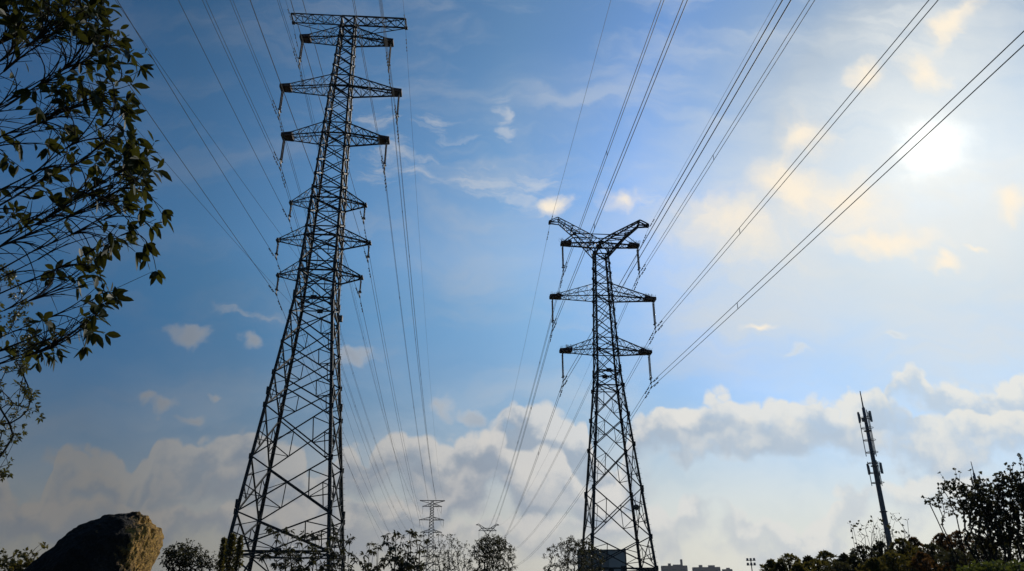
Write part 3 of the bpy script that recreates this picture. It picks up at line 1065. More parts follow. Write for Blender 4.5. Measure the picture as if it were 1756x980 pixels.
def bundle(Apts, Bpts, ey, ex, sag_f, t_b, k_b, lat, r, label, group, name='conductor_bundle'):
    """twin conductor with dampers and spacers"""
    t = thing(name, label, 'power line', Apts[0], 0, group)
    base = Vector(Apts[0])
    paths = []
    for A, B in zip(Apts, Bpts):
        pts = span_points(A, B, ey, sag_f, t_b, k_b, lat, ex)
        paths.append(pts)
        b = MB()
        b.tube([p - base for p in pts], r, 5)
        b.build('wire', M_WIRE, t)
    for A, B, pts in zip(Apts, Bpts, paths):
        A = Vector(A)
        n = pts.index(A) if A in pts else len(pts) // 2
        for sgn in (-1, 1):
            b = MB()
            d = (-ey + ex * lat + Vector((0, 0, -t_b))).normalized() if sgn < 0 else ((Vector(B) - A).normalized() + Vector((0, 0, -4 * sag_f / (Vector(B) - A).length))).normalized()
            damper(b, A - base, d, 1.3)
            damper(b, A - base, d, 2.3)
            b.build('vibration_damper', M_FIT, t)
    if len(paths) == 2:
        S = t_b / k_b
        for u in (24, 62, 100, 150, 200, 250, 300):
            for sg in (-1, 1):
                P = []
                for A, B in zip(Apts, Bpts):
                    A, B = Vector(A), Vector(B)
                    if sg < 0:
                        P.append(A - ey * u + ex * (lat * u) + Vector((0, 0, -t_b * u + k_b * u * u)) - base)
                    else:
                        f = u / (B - A).length
                        if f > 0.98:
                            continue
                        q = A.lerp(B, f)
                        q.z -= 4 * sag_f * f * (1 - f)
                        P.append(q - base)
                if len(P) == 2:
                    b = MB()
                    b.tube(P, 0.022, 4)
                    b.build('spacer', M_FIT, t)
    return t


Z = Vector((0, 0, 1))
ORD_W = {'sixth': 'uppermost guarded', 'fifth': 'widest guarded', 'fourth': 'lowest guarded', 'third': 'shortest bare', 'second': 'middle bare', 'first': 'lowest bare'}
for nm, hl, hu, L, wt, hv in ARMS_L:
    for s in (-1, 1):
        drops = HB_HV if hv else HB_LV
        A = [C_L + EXL * (s * (L - 0.05)) + Z * (hl + E_ - 0.10 - d) for d in drops]
        B = [FAR_L + EXL * (s * L) + Z * (hl + E_ - DL - 0.10 - d) for d in drops]
        bundle(A, B, EYL, EXL, 9.0 if hv else 8.2, 0.090, 0.00025, 0.010, 0.017 if hv else 0.017,
               '%s power line through the %s end of the tall pylon\'s %s arm' % ('twin' if hv else 'single', SIDE[s], ORD_W[nm]), 'conductors of the tall pylon\'s line',
               'conductor_bundle' if hv else 'power_line')
for nm, hl, hu, L, wt, hv in ALL_R:
    for s in (-1, 1):
        A = [C_R + EXR * (s * (L - 0.05)) + Z * (hl + E_ - 0.10 - d) for d in HB_HV]
        B = [FAR_R + EXR * (s * L) + Z * (hl + E_ + 1.3 - 0.10 - d) for d in HB_HV]
        bundle(A, B, EYR, EXR, 7.5, 0.060, 0.00009, 0.0, 0.021,
               'twin power line through the %s end of the horned pylon\'s %s arm' % (SIDE[s], nm), 'conductors of the horned pylon\'s line')
for s in (-1, 1):
    A = C_L + EXL * (s * 5.80) + Z * (56.42 + E_ - 0.45) + EYL * 0.6
    bundle([A], [FAR_L + EXL * (s * 5.8) + Z * (56.42 + E_ - DL - 0.3)], EYL, EXL, 9.5, 0.075, 0.00021, 0.010, 0.013,
           'thin earth wire off the %s end of the tall pylon\'s flat top' % SIDE[s], 'earth wires of the tall pylon\'s line', 'earth_wire')
    A = C_R + EXR * (s * 5.33) + Z * (38.4 + E_ - 0.4)
    bundle([A], [FAR_R + EXR * (s * 5.3) + Z * (38.4 + E_ + 1.1)], EYR, EXR, 6.5, 0.055, 0.00010, 0.0, 0.013,
           'thin earth wire off the %s horn of the shorter pylon' % SIDE[s], 'earth wires of the horned pylon\'s line', 'earth_wire')
for q, (hh, tb) in enumerate(((28.0, 0.17), (23.8, 0.155))):
    a = lerp_w(hh + E_, PL)
    A = C_L - EXL * a - EYL * a + Z * (hh + E_)
    pts = span_points(A, FAR_L + Z * (hh + E_ - DL), EYL, 13.0, tb, tb / 360.0, 0.0, EXL)
    b = MB()
    b.tube([p - A for p in pts], 0.012, 4)
    o = b.build('fibre_cable', M_WIRE, None, loc=A)
    tag(o, ['thin slack fibre cable tied to the tall pylon beside its middle bare arm', 'thin slack fibre cable tied to the tall pylon below its lowest arm'][q], 'cable', 'fibre cables on the tall pylon')

# ------------------------------------------------------------------ far buildings, box building, masts
def far_block(cx, w_px, top_px, hd, bumps, label):
    base = ground_at(cx, hd, top_px)
    top = at_dist(cx, top_px, hd).z
    k = hd / FPX * 1.0
    w = w_px * k * 0.91
    t = thing('apartment_block', label, 'building', base, -atan2(base.x, base.y), 'towers on the far skyline')
    b = MB()
    dpt = w * 0.45
    b.box((0, 0, top / 2 - 6), w, dpt, top + 12)
    n = max(3, int(w / 9))
    for i in range(n + 1):
        b.box((-w / 2 + w * i / n, -dpt / 2 - 0.4, top / 2 - 6), 1.4, 0.9, top + 11.6)
    b.build('wall', M_FAR, t)
    b = MB()
    b.box((0, 0, top + 0.6), w + 1, dpt + 1, 1.2)
    for (u, bw, bh) in bumps:
        b.box((u * w, 0, top + 1.2 + bh / 2), bw * w, dpt * 0.6, bh)
    b.build('roof', M_FAR, t)
    b = MB()
    for i in range(n):
        for zz in range(int(top - 4), 2, -4):
            b.box((-w / 2 + w * (i + 0.5) / n, -dpt / 2 - 0.05, zz), w / n * 0.5, 0.2, 1.7)
    f = b.build('window', M_GLASSFAR, t)
    f['kind'] = 'stuff'
    return t


M_FAR = pmat('grey_render', (0.10, 0.095, 0.11), 0.9, 0, 0.2)
M_GLASSFAR = pmat('dark_glass', (0.05, 0.06, 0.07), 0.2, 0, 0.5)
far_block(1156, 43, 972.5, 1100, [(-0.18, 0.12, 3), (0.1, 0.3, 1.5), (0.30, 0.09, 8)], 'far grey apartment tower with a tall stair turret on its roof')
far_block(1211, 45, 975.0, 1150, [(-0.2, 0.14, 3), (0.2, 0.25, 2.5)], 'far grey apartment tower with two low roof huts')
far_block(1247, 16, 978.0, 1300, [(0.1, 0.4, 2)], 'small far apartment block at the end of the skyline row')


def box_building():
    M1 = pmat('grey_cladding', (0.33, 0.32, 0.30), 0.7, 0.0, 0.2, var=(0.5, (0.36, 0.35, 0.33), 0.4, 0.6))
    M2 = pmat('dark_cladding', (0.20, 0.195, 0.185), 0.6, 0.0, 0.3)
    hd = 96.0
    p0, p1, pm = at_dist(989, 944, hd), at_dist(1072.5, 944, hd), at_dist(1042.6, 944, hd)
    c = (p0 + p1) / 2
    h = c.z
    w = (Vector((p1.x - p0.x, p1.y - p0.y, 0))).length
    um = (Vector((pm.x - p0.x, pm.y - p0.y, 0))).length - w / 2
    base = Vector((c.x, c.y, 0))
    t = thing('box_building', 'plain flat-roofed grey metal-clad building seen through the legs of the horned pylon', 'building', base, atan2(p1.y - p0.y, p1.x - p0.x))
    b = MB()
    b.box((0, 3.2, h / 2), w - 0.06, 6.0, h - 0.06)
    b.build('wall', M2, t)
    b = MB()
    b.box(((um - w / 2) / 2, 0.14, h / 2 - 0.15), um + w / 2 - 0.10, 0.10, h - 0.5)
    b.build('left_cladding', M2, t)['label'] = 'darker cladding panel with a border'
    b = MB()
    b.box(((um + w / 2) / 2, 0.12, h / 2 - 0.04), w / 2 - um - 0.04, 0.16, h - 0.1)
    b.build('right_cladding', M1, t)['label'] = 'paler plain cladding panel'
    b = MB()
    b.box((0, 0.10, h + 0.03), w + 0.1, 0.26, 0.12)
    b.box((w / 2, 0.10, h / 2), 0.12, 0.26, h)
    b.box((um, 0.05, h / 2 - 0.2), 0.12, 0.16, h - 0.5)
    b.box(((um - w / 2) / 2, 0.05, h - 0.42), um + w / 2, 0.14, 0.10)
    b.build('edge_trim', M2, t)
    # low flat-roofed hut beside it
    hd = 82.0
    q0, q1 = at_dist(1098, 975.5, hd), at_dist(1127, 975.5, hd)
    c = (q0 + q1) / 2
    w = (q1 - q0).length
    t = thing('utility_hut', 'small dark flat-roofed hut behind the right foot of the horned pylon', 'hut', (c.x, c.y, 0), atan2(q1.y - q0.y, q1.x - q0.x))
    b = MB()
    b.box((0, 1.2, c.z / 2 - 0.1), w * 0.94, 2.2, c.z - 0.2)
    b.build('wall', pmat('dark_render', (0.05, 0.052, 0.055), 0.85), t)
    b = MB()
    b.box((0, 1.2, c.z - 0.06), w + 0.1, 2.7, 0.16)
    b.box((0, 0.0, c.z + 0.06), w + 0.14, 0.08, 0.1)
    b.build('roof', pmat('roof_felt', (0.03, 0.03, 0.032), 0.9), t)
    b = MB()
    b.box((0.2, 0.08, 1.0), 0.9, 0.06, 2.0)
    b.build('door', pmat('painted_door', (0.08, 0.09, 0.1), 0.5), t)


box_building()


def floodlight_mast():
    hd = 150.0
    p = at_dist(1288, 965, hd)
    t = thing('floodlight_mast', 'slim pole carrying two rows of floodlights on the open horizon', 'floodlight', (p.x, p.y, 0), -atan2(p.x, p.y))
    M = pmat('painted_pole', (0.16, 0.16, 0.17), 0.5, 0.3)
    h = p.z
    b = MB()
    b.tube([(0, 0, 0), (0, 0, h + 0.5)], [0.14, 0.08], 8)
    b.build('pole', M, t)
    b = MB()
    for z in (-0.42, 0.36):
        b.box((0, 0, h + z), 1.7, 0.1, 0.09)
    b.build('crossbar', M, t)
    for z in (-0.42, 0.36):
        for x in (-0.58, 0.0, 0.58):
            b = MB()
            ax = (Vector((1, 0, 0)), Vector((0, cos(0.6), -sin(0.6))), Vector((0, sin(0.6), cos(0.6))))
            b.box((x, -0.16, h + z + 0.14), 0.38, 0.24, 0.42, ax)
            b.tube([(x, 0, h + z), (x, -0.14, h + z + 0.1)], 0.03, 4)
            b.build('floodlight', M_FAR, t)


floodlight_mast()


def telecom_mast():
    M = pmat('mast_steel', (0.10, 0.10, 0.112), 0.6, 0.15)
    MP = pmat('antenna_shell', (0.10, 0.105, 0.115), 0.5)
    hd = 95.0
    p = at_dist(1527, 940, hd)
    t = thing('telecom_mast', 'tall slim phone mast with antenna racks rising out of the hedge', 'phone mast', (p.x, p.y, 0), 0.3)
    b = MB()
    b.tube([(0, 0, 0), (0, 0, 10), (0, 0, 17), (0, 0, 23.8)], [0.34, 0.29, 0.24, 0.17], 14)
    for z in (6, 12, 17, 21):
        b.lathe((0, 0, z), (0, 0, 1), [(0.36, 0), (0.42, 0.04), (0.42, 0.1), (0.3, 0.14)], 14)
    b.build('pole', M, t, True)
    b = MB()
    b.tube([(0, 0, 23.7), (0, 0, 24.2), (0, 0, 25.8)], [0.10, 0.08, 0.05], 6)
    b.build('lightning_rod', M, t)
    r = 0.66
    b = MB()
    for k in range(3):
        a = 2 * pi * k / 3 + 0.2
        x, y = r * cos(a), r * sin(a)
        b.tube([(x, y, 14.9), (x, y, 17.6)], 0.045, 5)
        b.tube([(x, y, 18.2), (x, y, 23.4)], 0.045, 5)
        for z in (15.2, 16.3, 17.4, 18.6, 20.0, 21.4, 22.6):
            b.tube([(0, 0, z), (x, y, z)], 0.04, 5)
    for z in (18.6, 20.0, 21.4, 22.6, 15.2, 16.3, 17.4):
        b.tube([(r * cos(0.2 + 2 * pi * k / 18), r * sin(0.2 + 2 * pi * k / 18), z) for k in range(19)], 0.03, 4, False)
    b.build('antenna_rack', M, t)
    for z0, hh, n, rr in ((22.0, 1.25, 3, 0.72), (16.1, 1.2, 3, 0.78)):
        for k in range(n):
            a = 2 * pi * k / n + 0.75
            x, y = rr * cos(a), rr * sin(a)
            ax = (Vector((cos(a), sin(a), 0)), Vector((-sin(a), cos(a), 0)), Vector((0, 0, 1)))
            b = MB()
            b.box((x, y, z0 + hh / 2), 0.14, 0.26, hh, ax)
            b.box((x * 0.86, y * 0.86, z0 + hh / 2), 0.12, 0.10, hh * 0.7, ax)
            b.build('antenna_panel', MP, t)
    b = MB()
    b.box((-0.45, -0.2, 22.3), 0.3, 0.3, 0.45)
    b.build('radio_unit', MP, t)
    b = MB()
    b.box((0.42, 0.25, 16.2), 0.28, 0.3, 0.4)
    b.build('radio_unit', MP, t)
    c = copy_tree(t)
    q = at_dist(1699, 930, 152.0)
    c.location = (q.x, q.y, 0)
    c.rotation_euler = (0, 0, 1.1)
    c['label'] = 'distant phone mast whose tip shows above the tall leafy shrub'
    c['group'] = t['group'] = 'phone masts'


telecom_mast()


# ------------------------------------------------------------------ boulder
def boulder():
    d = 9.0
    k = d / FPX
    org = at_depth(170, 980, d)
    cx, cy = org.x, org.y
    # left / right outline against the height above the eye line, read in metres
    tab = [(-1.6, -1.25, 0.80), (-0.6, -1.12, 0.78), (0.2, -0.98, 0.70), (0.53, -0.82, 0.66), (0.70, -0.69, 0.70), (0.86, -0.53, 0.745), (0.95, -0.42, 0.74), (1.02, -0.36, 0.71),
           (1.08, -0.27, 0.63), (1.13, -0.18, 0.54), (1.165, -0.08, 0.43), (1.18, 0.0, 0.32)]
    poly = [(-1.0, 0.15), (-0.62, -0.72), (-0.1, -1.0), (0.36, -0.86), (0.72, -0.30), (1.0, 0.45), (0.5, 0.95), (-0.4, 0.95)]
    NT_, NH = 220, 150

    def cross(u):
        n = len(poly)
        f = u * n
        i = int(f) % n
        t = f - int(f)
        a, b_ = poly[i], poly[(i + 1) % n]
        return a[0] + (b_[0] - a[0]) * t, a[1] + (b_[1] - a[1]) * t

    def lr(h):
        for (h0, l0, r0), (h1, l1, r1) in zip(tab, tab[1:]):
            if h <= h1:
                f = (h - h0) / (h1 - h0)
                return l0 + (l1 - l0) * f, r0 + (r1 - r0) * f
        return tab[-1][1:]
    vs = []
    for j in range(NH + 1):
        v = j / NH
        h = -1.6 + 2.78 * (1 - (1 - v) ** 1.7)
        l, r = lr(h)
        c, w = (l + r) / 2, (r - l) / 2
        for i in range(NT_):
            x, y = cross(i / NT_)
            # soften the corners a little
            q = Vector((c + x * w, y * max(w * 0.85, 0.02) + 0.1 * c, h))
            n = Vector((x, y, 0.25 + 0.5 * max(0, h))).normalized()
            rough = 1.0 if x > 0.30 else 0.55
            s = 0.060 * mnoise.fractal(q * 1.6 + Vector((3, 1, 7)), 1.0, 2.0, 3)
            s += rough * 0.045 * mnoise.fractal(q * 6.0, 0.9, 2.0, 4)
            s += rough * 0.032 * (mnoise.ridged_multi_fractal(q * 9.0 + Vector((5, 2, 1)), 0.9, 2.0, 4, 1.0, 2.0) - 1.0) * (1.0 if x > 0.3 else 0.35)
            q += n * s
            vs.append((q.x, q.y, q.z + EYE))
    fs = [(j * NT_ + i, j * NT_ + (i + 1) % NT_, (j + 1) * NT_ + (i + 1) % NT_, (j + 1) * NT_ + i) for j in range(NH) for i in range(NT_)]
    top = len(vs)
    l, r = lr(1.18)
    vs.append(((l + r) / 2, 0.02, 1.185 + EYE))
    fs += [(NH * NT_ + i, NH * NT_ + (i + 1) % NT_, top) for i in range(NT_)]
    b = MB()
    b.add(vs, fs)
    m = bpy.data.materials.new('shade_painted_sandstone')
    m.use_nodes = True
    g = G(m.node_tree)
    bs = m.node_tree.nodes['Principled BSDF']
    bs.inputs['Roughness'].default_value = 0.9
    bs.inputs['Specular IOR Level'].default_value = 0.2
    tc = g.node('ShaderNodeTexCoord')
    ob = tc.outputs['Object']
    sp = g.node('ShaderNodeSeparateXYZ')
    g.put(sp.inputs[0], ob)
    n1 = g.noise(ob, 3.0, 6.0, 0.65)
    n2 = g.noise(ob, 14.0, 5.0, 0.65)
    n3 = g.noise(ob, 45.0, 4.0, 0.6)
    # yellow broken stone on the sunlit right face and chips; elsewhere shade painted near-black
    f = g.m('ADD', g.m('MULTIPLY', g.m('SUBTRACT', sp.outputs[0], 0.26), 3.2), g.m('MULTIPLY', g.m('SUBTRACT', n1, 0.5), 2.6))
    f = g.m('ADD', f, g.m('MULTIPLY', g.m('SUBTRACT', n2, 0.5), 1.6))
    lit_or_chip = g.rng(f, -0.15, 0.5, 0.0, 1.0)
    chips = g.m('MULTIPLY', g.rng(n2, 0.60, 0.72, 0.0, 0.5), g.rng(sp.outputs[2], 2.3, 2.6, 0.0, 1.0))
    lit_or_chip = g.m('MAXIMUM', lit_or_chip, chips)
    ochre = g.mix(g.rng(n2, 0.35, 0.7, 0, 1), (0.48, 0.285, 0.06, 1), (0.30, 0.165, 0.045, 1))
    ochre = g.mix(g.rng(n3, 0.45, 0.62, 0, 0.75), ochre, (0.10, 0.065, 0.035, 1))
    dark = g.mix(g.rng(n3, 0.3, 0.8, 0, 1), (0.010, 0.009, 0.008, 1), (0.028, 0.024, 0.020, 1))  # shade of the unlit sides, put into the stone colour
    g.put(bs.inputs['Base Color'], g.mix(lit_or_chip, dark, ochre))
    bn = g.node('ShaderNodeBump')
    bn.inputs['Strength'].default_value = 0.8
    bn.inputs['Distance'].default_value = 0.03
    g.put(bn.inputs['Height'], g.m('ADD', n2, g.m('MULTIPLY', n3, 0.6)))
    g.put(bs.inputs['Normal'], bn.outputs[0])
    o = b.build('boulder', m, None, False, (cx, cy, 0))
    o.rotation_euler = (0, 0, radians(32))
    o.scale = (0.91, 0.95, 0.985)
    tag(o, 'big boulder with painted-in shade and a sunlit yellowish broken side', 'boulder')


boulder()


# ------------------------------------------------------------------ plants
def bez(p0, p1, p2, n):
    return [p0 * ((1 - t) ** 2) + p1 * (2 * t * (1 - t)) + p2 * (t * t) for t in [i / n for i in range(n + 1)]]


def rvec(rn):
    while True:
        v = Vector((rn.uniform(-1, 1), rn.uniform(-1, 1), rn.uniform(-1, 1)))
        if 0.05 < v.length < 1:
            return v.normalized()


def leaf(b, base, d, n, L, Wd, fold=0.25, curl=0.18, fine=False):
    """one leaf: pointed blade folded along its rib and bent down"""
    d = d.normalized()
    s = d.cross(n)
    if s.length < 1e-3:
        s = d.orthogonal()
    s.normalize()
    n = s.cross(d).normalized()
    dn = Vector((0, 0, -1))
    if not fine:
        m = base + d * (L * 0.5)
        e = base + d * L + dn * (curl * L)
        b.add([base, m + s * (Wd / 2) + n * (fold * Wd * 0.5), e, m - s * (Wd / 2) + n * (fold * Wd * 0.5)], [(0, 1, 2), (0, 2, 3)])
        return
    pts = []
    for t, w in ((0.0, 0.06), (0.22, 0.72), (0.5, 1.0), (0.78, 0.66), (1.0, 0.0)):
        c = base + d * (L * t) + dn * (curl * L * t * t)
        if w == 0:
            pts.append((c,))
        else:
            pts.append((c + s * (Wd / 2 * w) + n * (fold * Wd * 0.4 * w), c, c - s * (Wd / 2 * w) + n * (fold * Wd * 0.4 * w)))
    vs = [p for r in pts for p in r]
    fs = []
    for i in range(3):
        o = i * 3
        fs += [(o, o + 1, o + 4, o + 3), (o + 1, o + 2, o + 5, o + 4)]
    fs += [(9, 10, 12), (10, 11, 12)]
    b.add(vs, fs)


def rosette(b, p, d, rn, n, L, Wd, droop, fine, spread=0.9):
    ax = d.normalized()
    u = ax.orthogonal().normalized()
    v = ax.cross(u)
    a0 = rn.uniform(0, 6.28)
    for i in range(n):
        a = a0 + 2 * pi * i / n + rn.uniform(-0.35, 0.35)
        s = spread * rn.uniform(0.6, 1.25)
        dd = ax * cos(s) + (u * cos(a) + v * sin(a)) * sin(s) + Vector((0, 0, -droop * rn.uniform(0.4, 1.3)))
        l = L * rn.uniform(0.65, 1.2)
        leaf(b, p + dd.normalized() * (0.1 * L), dd, ax + rvec(rn) * 0.5, l, Wd * l / L * rn.uniform(0.85, 1.15), rn.uniform(0.1, 0.4), rn.uniform(0.0, 0.35), fine)


def skeleton(trunk, tips, rn, bend=0.35, step=0.35, lift=0.0):
    """joins every tip to the nearest piece of the tree below it; returns polylines with radii by pipe model"""
    nodes = [(p, None if i == 0 else i - 1) for i, p in enumerate(trunk)]
    order = sorted(tips, key=lambda t: (t - trunk[-1]).length)
    ends = []
    for tp in order:
        best, bi = 1e9, len(trunk) - 1
        for i, (p, par) in enumerate(nodes):
            dv = tp - p
            if i < len(trunk) // 2 and len(trunk) > 2:
                continue
            c = dv.length + max(0.0, 0.6 * (p.z - tp.z + 0.25 * dv.length)) * 2.0
            if c < best:
                best, bi = c, i
        p = nodes[bi][0]
        dv = tp - p
        n = max(2, int(dv.length / step))
        par = nodes[bi][1]
        pd = (p - nodes[par][0]).normalized() if par is not None else Vector((0, 0, 1))
        mid = p + (pd * 0.45 + dv.normalized() * 0.55 + Vector((0, 0, lift * 0.45)) + rvec(rn) * 0.10).normalized() * dv.length * bend + dv * 0.18
        last = bi
        for q in bez(p, mid, tp, n)[1:]:
            nodes.append((q, last))
            last = len(nodes) - 1
        ends.append(last)
    cnt = [0] * len(nodes)
    for e in ends:
        i = e
        while i is not None:
            cnt[i] += 1
            i = nodes[i][1]
    return nodes, cnt, ends


def draw_skeleton(b, nodes, cnt, r0, pw=0.5, sides=5):
    ch = {}
    for i, (p, par) in enumerate(nodes):
        if par is not None:
            ch.setdefault(par, []).append(i)
    starts = [(0, None)]
    while starts:
        i, par = starts.pop()
        pts, rad = [], []
        if par is not None:
            pts.append(nodes[par][0])
            rad.append(r0 * max(1, cnt[i]) ** pw)
        while True:
            pts.append(nodes[i][0])
            rad.append(r0 * max(1, cnt[i]) ** pw)
            cs = sorted(ch.get(i, []), key=lambda c: -cnt[c])
            if not cs:
                break
            for c in cs[1:]:
                starts.append((c, i))
            i = cs[0]
        if len(pts) > 1:
            rad[-1] *= 0.5
            b.tube(pts, rad, sides)


def tree(name, label, cat, px, hd, tips_fn, leaf_spec, mat, seed, trunk_h, r0=0.008, bark=None, group=None, extra=0, crown=True, bend=0.24, lift=0.2, pw=0.5, base_shift=0.0, stems=1):
    """trunk + crown; tips_fn(rn) gives the crown's twig ends as points in the world"""
    rn = random.Random(seed)
    base = ground_at(px, hd) + Vector((base_shift, 0, 0))
    tips = tips_fn(rn)
    t = thing(name, label, cat, base, 0, group)
    b = MB()
    parts = []
    right = Vector((base.y, -base.x, 0)).normalized()
    span = sorted((p - base).dot(right) for p in tips)
    for k in range(stems):
        lo, hi = span[int(len(span) * k / stems)], span[min(len(span) - 1, int(len(span) * (k + 1) / stems))]
        mine = [p for p in tips if lo <= (p - base).dot(right) and ((p - base).dot(right) < hi or k == stems - 1)]
        if not mine:
            continue
        lean = 0.0 if stems == 1 else sum((p - base).dot(right) for p in mine) / len(mine) / max(0.5, (sum(p.z for p in mine) / len(mine)))
        ft = right * (rn.uniform(-0.1, 0.1) + lean * 0.35 if stems > 1 else 0) + Vector((rn.uniform(-.2, .2), rn.uniform(-.2, .2), 0)) * (stems > 1)
        tr = [base + ft + right * (lean * trunk_h * (i / 4) ** 1.2) + Vector((rn.uniform(-0.05, 0.05) * i, rn.uniform(-0.05, 0.05) * i, trunk_h * i / 4)) for i in range(5)]
        nd, cn, en = skeleton(tr, mine, rn, bend, 0.3, lift)
        draw_skeleton(b, [(p - base, q) for p, q in nd], cn, r0, pw)
        parts.append((nd, cn, en))
    b.build('trunk', bark or M_BARK, t)
    lb = MB()
    n, L, Wd, droop, per_tip, along = leaf_spec
    for nodes, cnt, e in [(nd, cn, q) for nd, cn, en in parts for q in en]:
        p, par = nodes[e]
        d = (p - nodes[par][0]).normalized()
        for q in range(per_tip):
            o = rvec(rn) * (L * (0.0 if q == 0 else 0.9))
            rosette(lb, p - base + o, (d + rvec(rn) * (0.3 if q == 0 else 0.9)), rn, max(2, int(n * rn.uniform(0.6, 1.2))), L, Wd, droop, False)
        i = e
        for q in range(along):
            i = nodes[i][1]
            if i is None or nodes[i][1] is None or cnt[i] > 4:
                break
            pp = nodes[i][0] - base
            dd = d.orthogonal().normalized()
            for z in range(2):
                leaf(lb, pp, (rvec(rn) + d * 0.5), rvec(rn), L * rn.uniform(0.6, 1.0), Wd, 0.2, 0.2)
    lb.build('crown', mat, t)
    return t


def ell_tips(px, py, rx, ry, hd, n, shell=0.4, dz=1.0, ymax=None):
    """twig ends in an ellipsoid given by its outline in the photograph and its distance"""
    def fn(rn):
        c = at_dist(px, py, hd)
        k = hd / FPX * 0.93 * c.y / sqrt(c.x * c.x + c.y * c.y)
        kv = hd / FPX * 0.86 * (c.y / sqrt(c.x * c.x + c.y * c.y)) ** 2
        out = []
        right = Vector((c.y, -c.x, 0)).normalized()
        fwd = Vector((c.x, c.y, 0)).normalized()
        while len(out) < n:
            v = rvec(rn) * (rn.random() ** shell)
            q = c + right * (v.x * rx * k) + fwd * (v.y * rx * k * dz) + Vector((0, 0, v.z * ry * kv))
            out.append(q)
        return out
    return fn


def multi_tips(*fs):
    def fn(rn):
        return [p for f in fs for p in f(rn)]
    return fn


def px_tips(lst, hd, jit=0.5):
    def fn(rn):
        return [at_dist(x, y, hd + rn.uniform(-jit, jit)) for x, y in lst]
    return fn


# saplings whose leaves hang in tufts
SAP = 'leafy saplings in a row under the pylons'
tree('sapling', 'bare-stemmed sapling with drooping leaf tufts behind the tall pylon\'s legs', 'sapling', 505, 27,
     multi_tips(px_tips([(462, 905), (468, 908), (478, 914), (487, 908), (474, 925), (498, 910), (506, 918), (514, 930), (521, 916), (533, 915), (540, 919), (528, 935), (549, 916), (558, 930), (540, 938), (518, 945), (500, 940), (486, 932), (455, 950)], 27),
                ell_tips(505, 968, 60, 34, 27, 50)), (15, 0.19, 0.055, 1.0, 1, 0), M_LEAF_DARK, 11, 0.8, 0.008, group=SAP, lift=1.2, stems=8, pw=0.42)
tree('sapling', 'sapling with leaf tufts standing against the right legs of the tall pylon', 'sapling', 575, 24,
     multi_tips(px_tips([(573, 904), (576, 912), (571, 920), (574, 934), (583, 925), (597, 926), (602, 922), (603, 948), (610, 955), (616, 962), (590, 945), (565, 940)], 24),
                ell_tips(580, 970, 30, 32, 24, 24)), (14, 0.165, 0.05, 1.0, 1, 0), M_LEAF_DARK, 12, 0.8, 0.008, group=SAP, lift=1.2, stems=8, pw=0.42)
tree('sapling', 'low thin sapling with few leaf tufts between the pylon and taller saplings', 'sapling', 636, 24,
     multi_tips(px_tips([(625, 952), (633, 942), (636, 931), (640, 945), (647, 938), (649, 935), (660, 955), (655, 966), (630, 965)], 24),
                ell_tips(640, 976, 24, 22, 24, 16)), (14, 0.165, 0.05, 1.0, 1, 0), M_LEAF_DARK, 13, 0.6, 0.008, group=SAP, lift=1.2, stems=8, pw=0.42)
tree('sapling', 'taller sapling crowded with dark leaf tufts left of the distant T-topped pylon', 'sapling', 692, 22,
     multi_tips(px_tips([(662, 918), (663, 930), (671, 922), (679, 914), (688, 921), (690, 932), (703, 912), (708, 914), (704, 930), (714, 925), (719, 935), (725, 918), (729, 926), (716, 945), (700, 947), (686, 944), (674, 938), (668, 945), (727, 942)], 22),
                ell_tips(694, 964, 38, 32, 22, 44)), (15, 0.155, 0.05, 0.9, 1, 0), M_LEAF_DARK, 14, 0.6, 0.008, group=SAP, lift=1.2, stems=8, pw=0.42)
# rounded small-leaved trees
RND = 'rounded young trees along the verge'
tree('round_tree', 'thin-crowned round tree in front of the distant T-topped pylon', 'tree', 768, 34,
     multi_tips(ell_tips(769, 965, 44, 56, 34, 460, 0.45), ell_tips(768, 1005, 42, 36, 34, 120)), (4, 0.085, 0.034, 0.2, 1, 1), M_LEAF_DARK, 21, 0.7, 0.0038, M_BARK, RND, lift=0.9, stems=7, pw=0.45)
tree('round_tree', 'dense round tree below the distant V-shaped horns', 'tree', 846, 36,
     multi_tips(ell_tips(845, 965, 45, 50, 36, 420, 0.35), ell_tips(843, 938, 34, 22, 36, 150, 0.5), ell_tips(848, 1008, 44, 34, 36, 130)), (5, 0.095, 0.042, 0.25, 2, 1), M_LEAF_DARK, 22, 0.7, 0.0042, M_BARK, RND, lift=0.9, stems=7, pw=0.45)
tree('round_tree', 'loose-leaved round tree in front of the grey box building', 'tree', 985, 33,
     multi_tips(ell_tips(984, 970, 58, 50, 33, 380, 0.4), ell_tips(985, 936, 40, 16, 33, 90, 0.5), ell_tips(985, 1008, 54, 34, 33, 110)), (5, 0.085, 0.038, 0.2, 2, 1), M_LEAF_DARK, 23, 0.7, 0.0042, M_BARK, RND, lift=0.9, stems=7, pw=0.45)
tree('round_tree', 'dark bushy tree just right of the boulder', 'tree', 316, 25,
     multi_tips(ell_tips(315, 958, 36, 36, 25, 280, 0.45), ell_tips(316, 1000, 42, 40, 25, 110, 0.5), ell_tips(290, 955, 14, 22, 25, 20)), (6, 0.095, 0.042, 0.2, 1, 1), M_LEAF_DARK, 24, 1.6, 0.005, M_BARK, RND, lift=0.8, stems=3, pw=0.45)
tree('shrub', 'thin twiggy shrub between the bushy tree and the narrow conifer', 'shrub', 362, 25,
     multi_tips(ell_tips(360, 968, 16, 26, 25, 34, 0.5)), (4, 0.12, 0.045, 0.2, 1, 1), M_LEAF_DARK, 25, 1.4, 0.006, M_BARK, lift=0.8)
